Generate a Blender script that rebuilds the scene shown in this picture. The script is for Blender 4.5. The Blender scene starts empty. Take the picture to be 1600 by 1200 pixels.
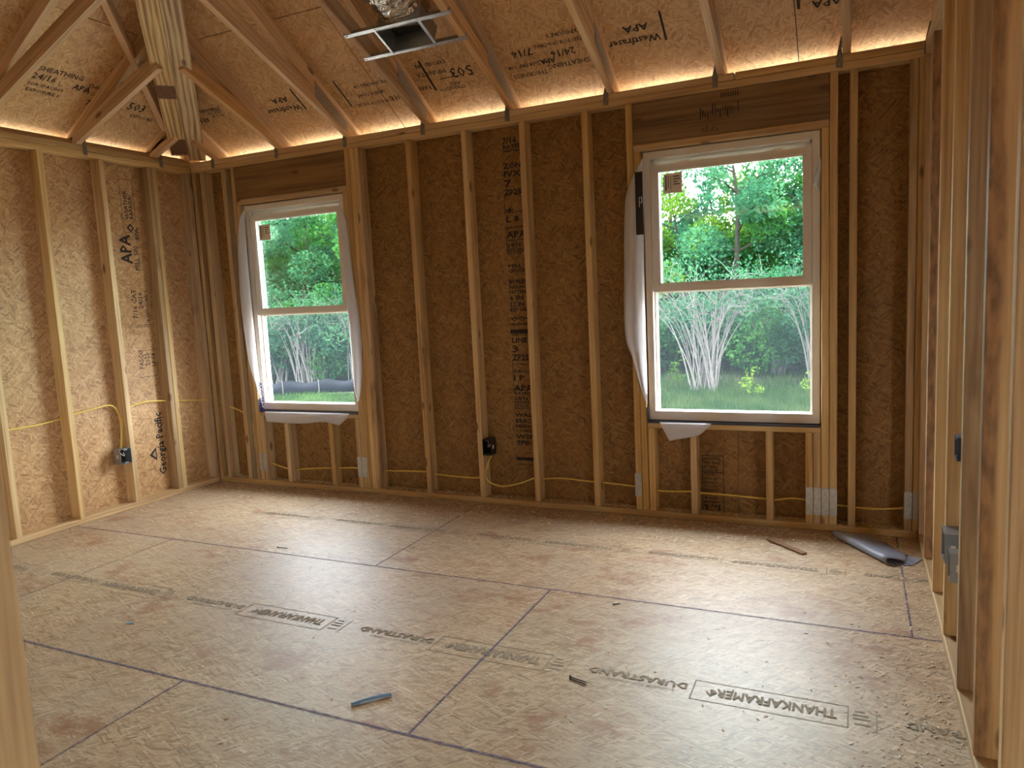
import bpy, bmesh, math, random
import numpy as np
from mathutils import Matrix, Vector

random.seed(7)
SC = bpy.context.scene
COL = SC.collection

# ---------------------------------------------------------------- camera
CAM_LOC = Vector((4.5544, -4.1757, 1.3377))
YAW, PITCH, ROLL, FPX = 0.4393, -0.1181, -0.0489, 1148.42
fwd = Vector((-math.sin(YAW) * math.cos(PITCH), math.cos(YAW) * math.cos(PITCH), math.sin(PITCH)))
rgt = Vector((math.cos(YAW), math.sin(YAW), 0.0))
upv = rgt.cross(fwd)
r2 = rgt * math.cos(ROLL) + upv * math.sin(ROLL)
u2 = upv * math.cos(ROLL) - rgt * math.sin(ROLL)
cam_data = bpy.data.cameras.new('camera')
cam = bpy.data.objects.new('camera', cam_data)
COL.objects.link(cam)
cam.matrix_world = Matrix(((r2.x, u2.x, -fwd.x, CAM_LOC.x), (r2.y, u2.y, -fwd.y, CAM_LOC.y),
                           (r2.z, u2.z, -fwd.z, CAM_LOC.z), (0, 0, 0, 1)))
cam_data.sensor_width = 36.0
cam_data.sensor_fit = 'HORIZONTAL'
cam_data.lens = FPX / 1600 * 36
cam_data.clip_start = 0.05
cam_data.clip_end = 300
cam_data.dof.use_dof = True
cam_data.dof.focus_distance = 5.0
cam_data.dof.aperture_fstop = 6.3
SC.camera = cam

# ---------------------------------------------------------------- sky and exposure
world = bpy.data.worlds.new('overcast_sky')
SC.world = world
world.use_nodes = True
bg = world.node_tree.nodes['Background']
bg.inputs[0].default_value = (0.84, 0.93, 1.0, 1)
bg.inputs[1].default_value = 1.0
SC.view_settings.view_transform = 'Standard'
SC.view_settings.look = 'None'
SC.view_settings.gamma = 1.0
SC.view_settings.use_curve_mapping = False
SC.view_settings.exposure = 5.15
SC.cycles.max_bounces = 8
SC.cycles.diffuse_bounces = 5
SC.cycles.transparent_max_bounces = 24
SC.cycles.use_denoising = True
SC.cycles.adaptive_threshold = 0.02

def portal(name, x0, x1, y, z0, z1, facing):
    ld = bpy.data.lights.new(name, 'AREA')
    ld.shape = 'RECTANGLE'
    ld.size, ld.size_y = x1 - x0, z1 - z0
    ld.cycles.is_portal = True
    o = bpy.data.objects.new(name, ld)
    COL.objects.link(o)
    o.location = ((x0 + x1) / 2, y, (z0 + z1) / 2)
    o.rotation_euler = (math.radians(-90 if facing < 0 else 90), 0, 0)
    return o
portal('window_portal', 0.47, 1.38, 0.13, 0.58, 2.1, -1)
portal('window_portal', 3.46, 4.39, 0.13, 0.58, 2.1, -1)

# ---------------------------------------------------------------- helpers
WM = {}

def world_of(o):
    return WM.get(o.name, Matrix.Identity(4))

def link(name, data, mw, parent=None, mat=None):
    o = bpy.data.objects.new(name, data)
    COL.objects.link(o)
    WM[o.name] = mw
    o.matrix_basis = mw
    if parent is not None:
        o.parent = parent
        o.matrix_parent_inverse = world_of(parent).inverted()
    if mat is not None and data is not None and not data.materials:
        data.materials.append(mat)
    return o

def tag(o, label=None, cat=None, group=None, kind=None):
    if label: o['label'] = label
    if cat: o['category'] = cat
    if group: o['group'] = group
    if kind: o['kind'] = kind
    return o

def empty(name, loc=(0, 0, 0)):
    o = bpy.data.objects.new(name, None)
    o.empty_display_size = 0.05
    COL.objects.link(o)
    m = Matrix.Translation(Vector(loc))
    WM[o.name] = m
    o.matrix_basis = m
    return o

MESHES = {}

def box_mesh(w, d, l, mat, bevel=0.0022):
    """box w x d in local XY, length l along +Z from 0"""
    key = (round(w, 4), round(d, 4), round(l, 4), mat.name, bevel)
    if key in MESHES: return MESHES[key]
    bm = bmesh.new()
    bmesh.ops.create_cube(bm, size=1)
    for v in bm.verts:
        v.co = Vector((v.co.x * w, v.co.y * d, (v.co.z + 0.5) * l))
    if bevel: bmesh.ops.bevel(bm, geom=bm.edges[:], offset=bevel, segments=1, affect='EDGES')
    me = bpy.data.meshes.new('board')
    bm.to_mesh(me); bm.free()
    me.materials.append(mat)
    MESHES[key] = me
    return me

def board(name, p0, p1, w, d, mat, parent=None, wdir=(1, 0, 0), bevel=0.0022):
    """board whose axis runs p0->p1, width w along wdir, depth d across; the axis is its centre line"""
    p0, p1 = Vector(p0), Vector(p1)
    z = (p1 - p0); l = z.length; z.normalize()
    x = Vector(wdir); x = (x - z * x.dot(z)).normalized()
    y = z.cross(x)
    m = Matrix(((x.x, y.x, z.x, p0.x), (x.y, y.y, z.y, p0.y), (x.z, y.z, z.z, p0.z), (0, 0, 0, 1)))
    return link(name, box_mesh(w, d, l, mat, bevel), m, parent)

def vboard(name, x0, x1, y0, y1, z0, z1, mat, parent=None, axis='z', bevel=0.0022):
    cx, cy, cz = (x0 + x1) / 2, (y0 + y1) / 2, (z0 + z1) / 2
    if axis == 'z': return board(name, (cx, cy, z0), (cx, cy, z1), x1 - x0, y1 - y0, mat, parent, (1, 0, 0), bevel)
    if axis == 'x': return board(name, (x0, cy, cz), (x1, cy, cz), y1 - y0, z1 - z0, mat, parent, (0, 1, 0), bevel)
    return board(name, (cx, y0, cz), (cx, y1, cz), x1 - x0, z1 - z0, mat, parent, (1, 0, 0), bevel)

def frame_of(o, ex, ey):
    ex = Vector(ex).normalized(); ey = Vector(ey); ey = (ey - ex * ey.dot(ex)).normalized(); ez = ex.cross(ey)
    return Matrix(((ex.x, ey.x, ez.x, o[0]), (ex.y, ey.y, ez.y, o[1]), (ex.z, ey.z, ez.z, o[2]), (0, 0, 0, 1)))

def prism(name, poly, thick, m, mat, parent=None, z0=0.0):
    """polygon (2D list) extruded by thick along local z, starting at z0"""
    n = len(poly)
    vs = [(a, b, z0) for a, b in poly] + [(a, b, z0 + thick) for a, b in poly]
    fs = [tuple(range(n)), tuple(range(2 * n - 1, n - 1, -1))] + [(i, i + n, (i + 1) % n + n, (i + 1) % n) for i in range(n)]
    me = bpy.data.meshes.new(name)
    me.from_pydata(vs, [], fs)
    bm = bmesh.new(); bm.from_mesh(me); bmesh.ops.recalc_face_normals(bm, faces=bm.faces[:]); bm.to_mesh(me); bm.free()
    return link(name, me, m, parent, mat)

def rects_mesh(name, rects, thick, m, mat, parent=None):
    """several coplanar rectangles (x0,x1,y0,y1) as one slab, thickness to local -z"""
    vs, fs = [], []
    for (a, b, c, d) in rects:
        k = len(vs)
        vs += [(a, c, 0), (b, c, 0), (b, d, 0), (a, d, 0), (a, c, -thick), (b, c, -thick), (b, d, -thick), (a, d, -thick)]
        fs += [(k, k + 1, k + 2, k + 3), (k + 7, k + 6, k + 5, k + 4), (k, k + 4, k + 5, k + 1), (k + 1, k + 5, k + 6, k + 2),
               (k + 2, k + 6, k + 7, k + 3), (k + 3, k + 7, k + 4, k)]
    me = bpy.data.meshes.new(name); me.from_pydata(vs, [], fs)
    return link(name, me, m, parent, mat)

def mesh_obj(name, vs, fs, mat, parent=None, m=None, smooth=False):
    me = bpy.data.meshes.new(name)
    me.from_pydata([tuple(v) for v in vs], [], fs)
    if smooth: me.polygons.foreach_set('use_smooth', [True] * len(me.polygons))
    return link(name, me, m or Matrix.Identity(4), parent, mat)

def boxes_obj(name, boxes, mat, parent=None):
    """axis-aligned boxes (x0,x1,y0,y1,z0,z1) of one rigid part"""
    vs, fs = [], []
    for (a, b, c, d, e, f) in boxes:
        k = len(vs)
        vs += [(a, c, e), (b, c, e), (b, d, e), (a, d, e), (a, c, f), (b, c, f), (b, d, f), (a, d, f)]
        fs += [(k + 3, k + 2, k + 1, k), (k + 4, k + 5, k + 6, k + 7), (k, k + 1, k + 5, k + 4), (k + 1, k + 2, k + 6, k + 5),
               (k + 2, k + 3, k + 7, k + 6), (k + 3, k, k + 4, k + 7)]
    return mesh_obj(name, vs, fs, mat, parent)

def catmull(pts, n=8):
    P = [Vector(q) for q in pts]
    P = [P[0] * 2 - P[1]] + P + [P[-1] * 2 - P[-2]]
    out = []
    for i in range(1, len(P) - 2):
        a, b, c, d = P[i - 1:i + 3]
        for k in range(n):
            t = k / n
            out.append(0.5 * ((2 * b) + (c - a) * t + (2 * a - 5 * b + 4 * c - d) * t * t + (3 * b - a - 3 * c + d) * t ** 3))
    out.append(P[-2])
    return out

def tube_geo(pts, rad, seg=8):
    vs, fs = [], []
    n = len(pts)
    ref = Vector((0.13, 0.31, 0.94))
    for i, q in enumerate(pts):
        d = (pts[min(i + 1, n - 1)] - pts[max(i - 1, 0)]).normalized()
        a = d.cross(ref)
        if a.length < 1e-3: a = d.cross(Vector((1, 0, 0)))
        a.normalize(); b = d.cross(a)
        r = rad[i] if hasattr(rad, '__len__') else rad
        for k in range(seg):
            t = 2 * math.pi * k / seg
            vs.append(q + a * (math.cos(t) * r) + b * (math.sin(t) * r))
    for i in range(n - 1):
        for k in range(seg):
            fs.append((i * seg + k, i * seg + (k + 1) % seg, (i + 1) * seg + (k + 1) % seg, (i + 1) * seg + k))
    fs.append(tuple(range(seg - 1, -1, -1))); fs.append(tuple((n - 1) * seg + k for k in range(seg)))
    return vs, fs

def tube(name, pts, rad, mat, parent=None, seg=8, n=8):
    vs, fs = tube_geo(catmull(pts, n), rad, seg)
    return mesh_obj(name, vs, fs, mat, parent, smooth=True)

# ---------------------------------------------------------------- materials
def srgb(r, g, b):
    f = lambda c: (c / 255 / 12.92) if c / 255 <= 0.04045 else ((c / 255 + 0.055) / 1.055) ** 2.4
    return (f(r), f(g), f(b), 1)

class NT:
    def __init__(s, name):
        s.m = bpy.data.materials.new(name); s.m.use_nodes = True
        s.t = s.m.node_tree; s.b = s.t.nodes['Principled BSDF']; s.out = s.t.nodes['Material Output']
    def n(s, typ, **k):
        q = s.t.nodes.new(typ)
        for a, v in k.items(): setattr(q, a, v)
        return q
    def l(s, a, b): s.t.links.new(a, b)
    def val(s, sock, v):
        if hasattr(v, 'is_linked') or hasattr(v, 'links'): s.l(v, sock)
        else: sock.default_value = v
    def math(s, op, a, b=0.0, c=None):
        q = s.n('ShaderNodeMath', operation=op)
        s.val(q.inputs[0], a); s.val(q.inputs[1], b)
        if c is not None: s.val(q.inputs[2], c)
        return q.outputs[0]
    def mapping(s, vec, loc=(0, 0, 0), rot=(0, 0, 0), scale=(1, 1, 1)):
        q = s.n('ShaderNodeMapping'); s.l(vec, q.inputs[0])
        q.inputs[1].default_value = loc; q.inputs[2].default_value = rot; q.inputs[3].default_value = scale
        return q.outputs[0]
    def noise(s, vec, scale, detail=2.0, rough=0.5):
        q = s.n('ShaderNodeTexNoise'); s.l(vec, q.inputs['Vector'])
        q.inputs['Scale'].default_value = scale; q.inputs['Detail'].default_value = detail; q.inputs['Roughness'].default_value = rough
        return q.outputs['Fac']
    def ramp(s, fac, stops):
        q = s.n('ShaderNodeValToRGB'); s.val(q.inputs[0], fac)
        e = q.color_ramp.elements
        while len(e) < len(stops): e.new(0.5)
        for i, (p, c) in enumerate(stops):
            e[i].position = p; e[i].color = c if len(c) == 4 else (*c, 1)
        return q.outputs[0]
    def mix(s, fac, a, b, mode='MIX'):
        q = s.n('ShaderNodeMix', data_type='RGBA', blend_type=mode)
        s.val(q.inputs[0], fac); s.val(q.inputs[6], a); s.val(q.inputs[7], b)
        return q.outputs[2]
    def bump(s, h, strength, dist):
        q = s.n('ShaderNodeBump'); s.val(q.inputs['Height'], h)
        q.inputs['Strength'].default_value = strength; q.inputs['Distance'].default_value = dist
        s.l(q.outputs[0], s.b.inputs['Normal'])
    def coords(s):
        tc = s.n('ShaderNodeTexCoord'); oi = s.n('ShaderNodeObjectInfo')
        off = s.n('ShaderNodeVectorMath', operation='SCALE'); off.inputs[0].default_value = (37.1, 21.7, 53.3)
        s.l(oi.outputs['Random'], off.inputs['Scale'])
        add = s.n('ShaderNodeVectorMath', operation='ADD')
        s.l(tc.outputs['Object'], add.inputs[0]); s.l(off.outputs[0], add.inputs[1])
        return add.outputs[0], oi.outputs['Random']

def wood_mat(name, light, mid, dark, knots=True, stain=0.0, chord=None, cath=False, wane=False):
    t = NT(name)
    c, rnd = t.coords()
    if chord is not None:       # grain runs in the local XY plane at this angle instead of along local Z
        ro = t.n('ShaderNodeVectorRotate', rotation_type='Z_AXIS'); t.l(c, ro.inputs['Vector']); ro.inputs['Angle'].default_value = -chord
        sp = t.n('ShaderNodeSeparateXYZ'); t.l(ro.outputs[0], sp.inputs[0])
        cb = t.n('ShaderNodeCombineXYZ'); t.l(sp.outputs[1], cb.inputs[0]); t.l(sp.outputs[2], cb.inputs[1]); t.l(sp.outputs[0], cb.inputs[2])
        c = cb.outputs[0]
    warp = t.noise(t.mapping(c, scale=(5, 5, 0.7)), 1.0, 2)
    wv = t.n('ShaderNodeCombineXYZ'); t.l(warp, wv.inputs[0]); t.l(warp, wv.inputs[1])
    ws = t.n('ShaderNodeVectorMath', operation='SCALE'); t.l(wv.outputs[0], ws.inputs[0]); ws.inputs['Scale'].default_value = 0.05
    ca = t.n('ShaderNodeVectorMath', operation='ADD'); t.l(c, ca.inputs[0]); t.l(ws.outputs[0], ca.inputs[1])
    g1 = t.noise(t.mapping(ca.outputs[0], scale=(75, 75, 1.6)), 1.0, 3, 0.6)
    g2 = t.noise(t.mapping(ca.outputs[0], scale=(18, 18, 0.8)), 1.0, 2, 0.5)
    g = t.math('ADD', t.math('MULTIPLY', g1, 0.55), t.math('MULTIPLY', g2, 0.45))
    if cath:
        wv2 = t.n('ShaderNodeTexWave', wave_type='RINGS', rings_direction='Z'); t.l(t.mapping(ca.outputs[0], scale=(1, 1, 0.10)), wv2.inputs['Vector'])
        wv2.inputs['Scale'].default_value = 11; wv2.inputs['Distortion'].default_value = 2.2; wv2.inputs['Detail'].default_value = 1; wv2.inputs['Detail Scale'].default_value = 3
        g = t.math('ADD', t.math('MULTIPLY', g, 0.75), t.math('MULTIPLY', wv2.outputs['Fac'], 0.24))
    col = t.ramp(g, [(0.33, dark), (0.5, mid), (0.66, light)])
    tone = t.n('ShaderNodeHueSaturation'); t.l(col, tone.inputs['Color'])
    t.l(t.math('ADD', t.math('MULTIPLY', rnd, 0.34), 0.82), tone.inputs['Value'])
    rr = t.math('FRACT', t.math('MULTIPLY', rnd, 17.3))
    t.l(t.math('ADD', t.math('MULTIPLY', rr, 0.2), 0.84), tone.inputs['Saturation'])
    col = tone.outputs[0]
    if stain:
        sm = t.noise(t.mapping(c, scale=(9, 9, 2.2)), 1.0, 3)
        col = t.mix(t.math('MULTIPLY', t.ramp(sm, [(0.58, (0, 0, 0)), (0.72, (1, 1, 1))]), stain), col, srgb(120, 92, 60))
    if knots:
        v = t.n('ShaderNodeTexVoronoi'); v.feature = 'F1'
        t.l(t.mapping(c, scale=(7, 7, 3.0)), v.inputs['Vector']); v.inputs['Scale'].default_value = 1.0
        kn = t.ramp(v.outputs['Distance'], [(0.07, (1, 1, 1)), (0.13, (0, 0, 0))])
        col = t.mix(t.math('MULTIPLY', kn, 0.75), col, srgb(92, 58, 34))
    if wane:
        tc = t.n('ShaderNodeTexCoord'); sx = t.n('ShaderNodeSeparateXYZ'); t.l(tc.outputs['Object'], sx.inputs[0])
        edge = t.math('ADD', sx.outputs[0], t.math('MULTIPLY', t.noise(t.mapping(c, scale=(9, 9, 3)), 1.0, 3), 0.05))
        wm = t.ramp(edge, [(0.008, (1, 1, 1)), (0.02, (0, 0, 0))])
        bk = t.ramp(t.noise(t.mapping(c, scale=(40, 40, 14)), 1.0, 4), [(0.35, srgb(84, 54, 34)), (0.62, srgb(168, 122, 78))])
        col = t.mix(t.math('MULTIPLY', wm, 0.7), col, bk)
    t.l(col, t.b.inputs['Base Color'])
    t.b.inputs['Roughness'].default_value = 0.62
    t.bump(g1, 0.25, 0.004)
    return t.m

WALL_STRANDS = ((0.12, 15, 120), (-0.5, 19, 105), (0.8, 19, 125), (-1.25, 27, 110))
FLOOR_STRANDS = ((0.06, 10, 210), (-0.22, 13, 190), (0.35, 15, 200), (-0.9, 26, 150))
def osb_mat(name, stops, wear=None, mud=0.0, rough=0.6, bumpy=0.35, strands=None):
    t = NT(name)
    c, rnd = t.coords()
    wn = t.n('ShaderNodeTexNoise'); t.l(c, wn.inputs['Vector']); wn.inputs['Scale'].default_value = 6
    sc = t.n('ShaderNodeVectorMath', operation='SCALE'); t.l(wn.outputs['Color'], sc.inputs[0]); sc.inputs['Scale'].default_value = 0.018
    ad = t.n('ShaderNodeVectorMath', operation='ADD'); t.l(c, ad.inputs[0]); t.l(sc.outputs[0], ad.inputs[1])
    c2 = ad.outputs[0]
    vals = []
    for k, (ang, sx, sy) in enumerate(strands or WALL_STRANDS):
        rot = t.n('ShaderNodeVectorRotate', rotation_type='Z_AXIS'); t.l(c2, rot.inputs['Vector']); rot.inputs['Angle'].default_value = ang
        v = t.n('ShaderNodeTexVoronoi', voronoi_dimensions='2D'); v.feature = 'F1'
        t.l(t.mapping(rot.outputs[0], loc=(3.1 * k, 7.7 * k, 0), scale=(sx, sy, 1)), v.inputs['Vector']); v.inputs['Scale'].default_value = 1.0
        sp = t.n('ShaderNodeSeparateColor'); t.l(v.outputs['Color'], sp.inputs[0])
        fib = t.noise(t.mapping(rot.outputs[0], scale=(9, 260, 1)), 1.0, 3, 0.65)
        vals.append((t.math('ADD', t.math('MULTIPLY', sp.outputs[0], 0.62), t.math('MULTIPLY', fib, 0.38)), sp.outputs[1]))
    h = vals[0][0]
    for k, thr in ((1, 0.45), (2, 0.62), (3, 0.72)):
        mask = t.math('GREATER_THAN', vals[k][1], thr)
        mx = t.n('ShaderNodeMix', data_type='FLOAT'); t.l(mask, mx.inputs[0]); t.l(h, mx.inputs[2]); t.l(vals[k][0], mx.inputs[3])
        h = mx.outputs[0]
    col = t.ramp(h, stops)
    big = t.noise(c, 1.7, 3)
    hs = t.n('ShaderNodeHueSaturation'); t.l(col, hs.inputs['Color'])
    t.l(t.math('ADD', t.math('MULTIPLY', big, 0.36), 0.82), hs.inputs['Value'])
    col = hs.outputs[0]
    if wear:
        wm = t.ramp(t.noise(c, 2.3, 5, 0.65), [(0.42, (0, 0, 0)), (0.68, (1, 1, 1))])
        col = t.mix(t.math('MULTIPLY', wm, 0.4), col, wear)
    if mud:
        mm = t.ramp(t.noise(t.mapping(c, loc=(5, 9, 0), scale=(2.6, 3.6, 1)), 1.0, 6, 0.72), [(0.56, (0, 0, 0)), (0.66, (1, 1, 1))])
        col = t.mix(t.math('MULTIPLY', mm, mud), col, srgb(152, 102, 72))
        dk = t.ramp(t.noise(t.mapping(c, loc=(2, 4, 0)), 38, 2, 0.6), [(0.69, (0, 0, 0)), (0.75, (1, 1, 1))])
        col = t.mix(t.math('MULTIPLY', dk, 0.5), col, srgb(88, 66, 46))
    t.l(col, t.b.inputs['Base Color'])
    t.b.inputs['Roughness'].default_value = rough
    t.bump(t.noise(t.mapping(c, scale=(30, 90, 1)), 1.0, 2), bumpy, 0.002)
    return t.m

def plain(name, col, rough=0.5, metal=0.0, noise=0.0, nscale=30, bump=0.0):
    t = NT(name)
    if noise:
        c, _ = t.coords()
        nz = t.noise(c, nscale, 3)
        d = tuple(x * (1 - noise) for x in col[:3]) + (1,)
        t.l(t.ramp(nz, [(0.3, d), (0.7, col)]), t.b.inputs['Base Color'])
        if bump: t.bump(nz, bump, 0.004)
    else:
        t.b.inputs['Base Color'].default_value = col
    t.b.inputs['Roughness'].default_value = rough
    t.b.inputs['Metallic'].default_value = metal
    return t.m

M = {}
M['stud'] = wood_mat('pine_stud', srgb(222, 192, 134), srgb(204, 168, 108), srgb(170, 128, 76))
M['stud_stain'] = wood_mat('stained_pine_stud', srgb(204, 174, 120), srgb(182, 148, 98), srgb(138, 102, 62), stain=0.8)
M['stud_wane'] = wood_mat('waney_pine_stud', srgb(216, 182, 132), srgb(198, 160, 106), srgb(164, 122, 74), wane=True)
M['plate'] = wood_mat('pine_plate', srgb(214, 183, 128), srgb(194, 159, 104), srgb(164, 124, 74))
M['truss'] = wood_mat('pine_truss', srgb(226, 190, 142), srgb(202, 158, 108), srgb(164, 116, 72))
TR = (srgb(226, 192, 146), srgb(206, 166, 118), srgb(172, 128, 84))
M['chord_back_top'] = wood_mat('pine_chord_a', *TR, chord=-math.atan(0.64)); M['chord_back_low'] = wood_mat('pine_chord_b', *TR, chord=-math.atan(0.43))
M['chord_left_top'] = wood_mat('pine_chord_c', *TR, chord=math.atan(0.64)); M['chord_left_low'] = wood_mat('pine_chord_d', *TR, chord=math.atan(0.40))
M['hip'] = wood_mat('pine_hip', srgb(226, 200, 154), srgb(206, 174, 124), srgb(150, 114, 74), cath=True)
M['header'] = wood_mat('aged_header', srgb(152, 117, 74), srgb(132, 99, 60), srgb(100, 71, 42), stain=0.5)
M['darkwood'] = plain('dark_stain_wood', srgb(126, 88, 62), 0.7, 0, 0.3, 40)
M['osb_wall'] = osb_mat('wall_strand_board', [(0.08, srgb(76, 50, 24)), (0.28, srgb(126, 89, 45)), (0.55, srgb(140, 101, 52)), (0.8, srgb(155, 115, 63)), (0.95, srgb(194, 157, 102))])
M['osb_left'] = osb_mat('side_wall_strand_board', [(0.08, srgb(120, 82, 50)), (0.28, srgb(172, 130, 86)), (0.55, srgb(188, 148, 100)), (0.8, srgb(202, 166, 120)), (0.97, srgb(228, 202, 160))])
M['osb_roof'] = osb_mat('roof_strand_board', [(0.06, srgb(140, 100, 62)), (0.28, srgb(192, 150, 102)), (0.55, srgb(204, 164, 116)), (0.8, srgb(216, 180, 132)), (0.97, srgb(234, 208, 166))])
M['osb_floor'] = osb_mat('subfloor_strand_board', [(0.10, srgb(116, 88, 62)), (0.3, srgb(168, 138, 104)), (0.55, srgb(188, 160, 126)), (0.78, srgb(204, 180, 148)), (0.93, srgb(236, 222, 198))],
                         wear=srgb(184, 170, 150), mud=0.75, rough=0.5, bumpy=0.3, strands=FLOOR_STRANDS)
M['ink'] = plain('stamp_ink', srgb(44, 36, 32), 0.8)
M['ink_soft'] = plain('worn_stamp_ink', srgb(148, 131, 106), 0.8)
M['ink_blue'] = plain('blue_print', srgb(30, 50, 150), 0.6)
M['vinyl'] = plain('white_vinyl', srgb(224, 218, 208), 0.35)
M['galv'] = plain('galvanised_steel', srgb(190, 194, 198), 0.35, 0.9, 0.25, 60)
M['tie'] = plain('dull_steel', srgb(150, 146, 138), 0.5, 0.8, 0.4, 80)
M['boxgrey'] = plain('grey_box_steel', srgb(150, 152, 154), 0.4, 0.7)
M['black'] = plain('black_plastic', srgb(26, 28, 30), 0.4)
M['bluebox'] = plain('slate_blue_plastic', srgb(70, 90, 128), 0.4)
M['sillflash'] = plain('dark_flashing', srgb(58, 60, 72), 0.35)
M['cable'] = plain('yellow_cable_sheath', srgb(226, 196, 92), 0.45)
M['bluewire'] = plain('blue_insulation', srgb(116, 154, 186), 0.4)
M['nail'] = plain('dark_nail', srgb(70, 58, 52), 0.5, 0.6)
M['wrap_opaque'] = plain('leak_block_wrap_outer', srgb(210, 212, 214), 0.6)
M['paper'] = plain('label_paper', srgb(226, 214, 196), 0.7)
M['lath'] = wood_mat('old_lath', srgb(176, 128, 80), srgb(148, 100, 60), srgb(110, 72, 44), knots=False)
M['greysheet'] = plain('grey_membrane', srgb(158, 166, 184), 0.4, 0.0, 0.12, 25)
M['shaving'] = plain('wood_shaving', srgb(240, 222, 188), 0.7, 0, 0.35, 40)

def duct_foil():
    t = NT('crumpled_foil')
    c, _ = t.coords()
    t.b.inputs['Base Color'].default_value = srgb(215, 212, 205)
    t.b.inputs['Metallic'].default_value = 1.0; t.b.inputs['Roughness'].default_value = 0.22
    t.bump(t.noise(c, 22, 3, 0.6), 0.9, 0.03)
    return t.m
M['foil'] = duct_foil()

def gusset():
    t = NT('toothed_gusset_plate')
    c, _ = t.coords()
    br = t.n('ShaderNodeTexBrick'); t.l(c, br.inputs['Vector'])
    br.inputs['Color1'].default_value = srgb(206, 202, 196); br.inputs['Color2'].default_value = srgb(222, 218, 212); br.inputs['Mortar'].default_value = srgb(120, 106, 90)
    br.inputs['Scale'].default_value = 1.0; br.inputs['Brick Width'].default_value = 0.028; br.inputs['Row Height'].default_value = 0.009; br.inputs['Mortar Size'].default_value = 0.0022
    t.l(br.outputs['Color'], t.b.inputs['Base Color']); t.b.inputs['Metallic'].default_value = 0.25; t.b.inputs['Roughness'].default_value = 0.45
    return t.m
M['gusset'] = gusset()

def glass():
    t = NT('window_glass')
    tr = t.n('ShaderNodeBsdfTransparent'); tr.inputs[0].default_value = (0.93, 0.985, 0.97, 1)
    gl = t.n('ShaderNodeBsdfGlossy'); gl.inputs['Roughness'].default_value = 0.02
    fr = t.n('ShaderNodeFresnel'); fr.inputs[0].default_value = 1.35
    mx = t.n('ShaderNodeMixShader'); t.l(fr.outputs[0], mx.inputs[0]); t.l(tr.outputs[0], mx.inputs[1]); t.l(gl.outputs[0], mx.inputs[2])
    t.l(mx.outputs[0], t.out.inputs['Surface'])
    return t.m
M['glass'] = glass()

def sheer(name, col, trans, stripes=0.0):
    t = NT(name)
    tr = t.n('ShaderNodeBsdfTransparent')
    df = t.n('ShaderNodeBsdfDiffuse'); df.inputs[0].default_value = col
    tl = t.n('ShaderNodeBsdfTranslucent'); tl.inputs[0].default_value = col
    m1 = t.n('ShaderNodeMixShader'); m1.inputs[0].default_value = 0.4; t.l(df.outputs[0], m1.inputs[1]); t.l(tl.outputs[0], m1.inputs[2])
    m2 = t.n('ShaderNodeMixShader'); t.l(m1.outputs[0], m2.inputs[1]); t.l(tr.outputs[0], m2.inputs[2])
    m2.inputs[0].default_value = trans
    if stripes:
        c, _ = t.coords()
        w = t.n('ShaderNodeTexWave'); w.bands_direction = 'Z'; t.l(c, w.inputs['Vector']); w.inputs['Scale'].default_value = stripes
        t.l(t.ramp(w.outputs['Fac'], [(0.3, tuple(x * 0.86 for x in col[:3])), (0.7, col)]), df.inputs[0])
    t.l(m2.outputs[0], t.out.inputs['Surface'])
    return t.m
M['screen'] = sheer('insect_screen_mesh', srgb(70, 78, 84), 0.88)
M['wrap'] = sheer('white_house_wrap', srgb(236, 234, 236), 0.03, 60)

def foliage(name, a, b, c3):
    t = NT(name)
    c, _ = t.coords()
    n1 = t.noise(c, 1.3, 3); n2 = t.noise(c, 17, 2)
    f = t.math('ADD', t.math('MULTIPLY', n1, 0.6), t.math('MULTIPLY', n2, 0.4))
    col = t.ramp(f, [(0.36, a), (0.5, b), (0.64, c3)])
    df = t.n('ShaderNodeBsdfDiffuse'); t.l(col, df.inputs[0])
    tl = t.n('ShaderNodeBsdfTranslucent'); t.l(col, tl.inputs[0])
    mx = t.n('ShaderNodeMixShader'); mx.inputs[0].default_value = 0.45
    t.l(df.outputs[0], mx.inputs[1]); t.l(tl.outputs[0], mx.inputs[2]); t.l(mx.outputs[0], t.out.inputs['Surface'])
    return t.m
M['leaf_a'] = foliage('leaf_mid_green', srgb(20, 46, 24), srgb(38, 72, 34), srgb(64, 100, 44))
M['leaf_b'] = foliage('leaf_blue_green', srgb(20, 46, 34), srgb(42, 74, 52), srgb(66, 98, 66))
M['leaf_c'] = foliage('leaf_yellow_green', srgb(36, 60, 24), srgb(66, 90, 30), srgb(104, 116, 40))
M['bark'] = plain('grey_bark', srgb(48, 44, 38), 0.9, 0, 0.4, 20)
M['twig'] = plain('pale_twig', srgb(88, 84, 80), 0.9, 0, 0.3, 20)
M['grass'] = foliage('grass_blade', srgb(24, 42, 22), srgb(38, 56, 28), srgb(58, 66, 40))
M['lawn'] = foliage('lawn_blade', srgb(26, 46, 20), srgb(40, 62, 26), srgb(56, 78, 34))
M['silt'] = plain('black_silt_fabric', srgb(12, 14, 20), 0.55, 0, 0.3, 12)
for k_ in ('bark', 'twig'): M[k_].node_tree.nodes['Principled BSDF'].inputs['Specular IOR Level'].default_value = 0.0
M['silt'].node_tree.nodes['Principled BSDF'].inputs['Specular IOR Level'].default_value = 0.08
M['stake'] = plain('grey_stake', srgb(90, 90, 88), 0.8)

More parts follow.
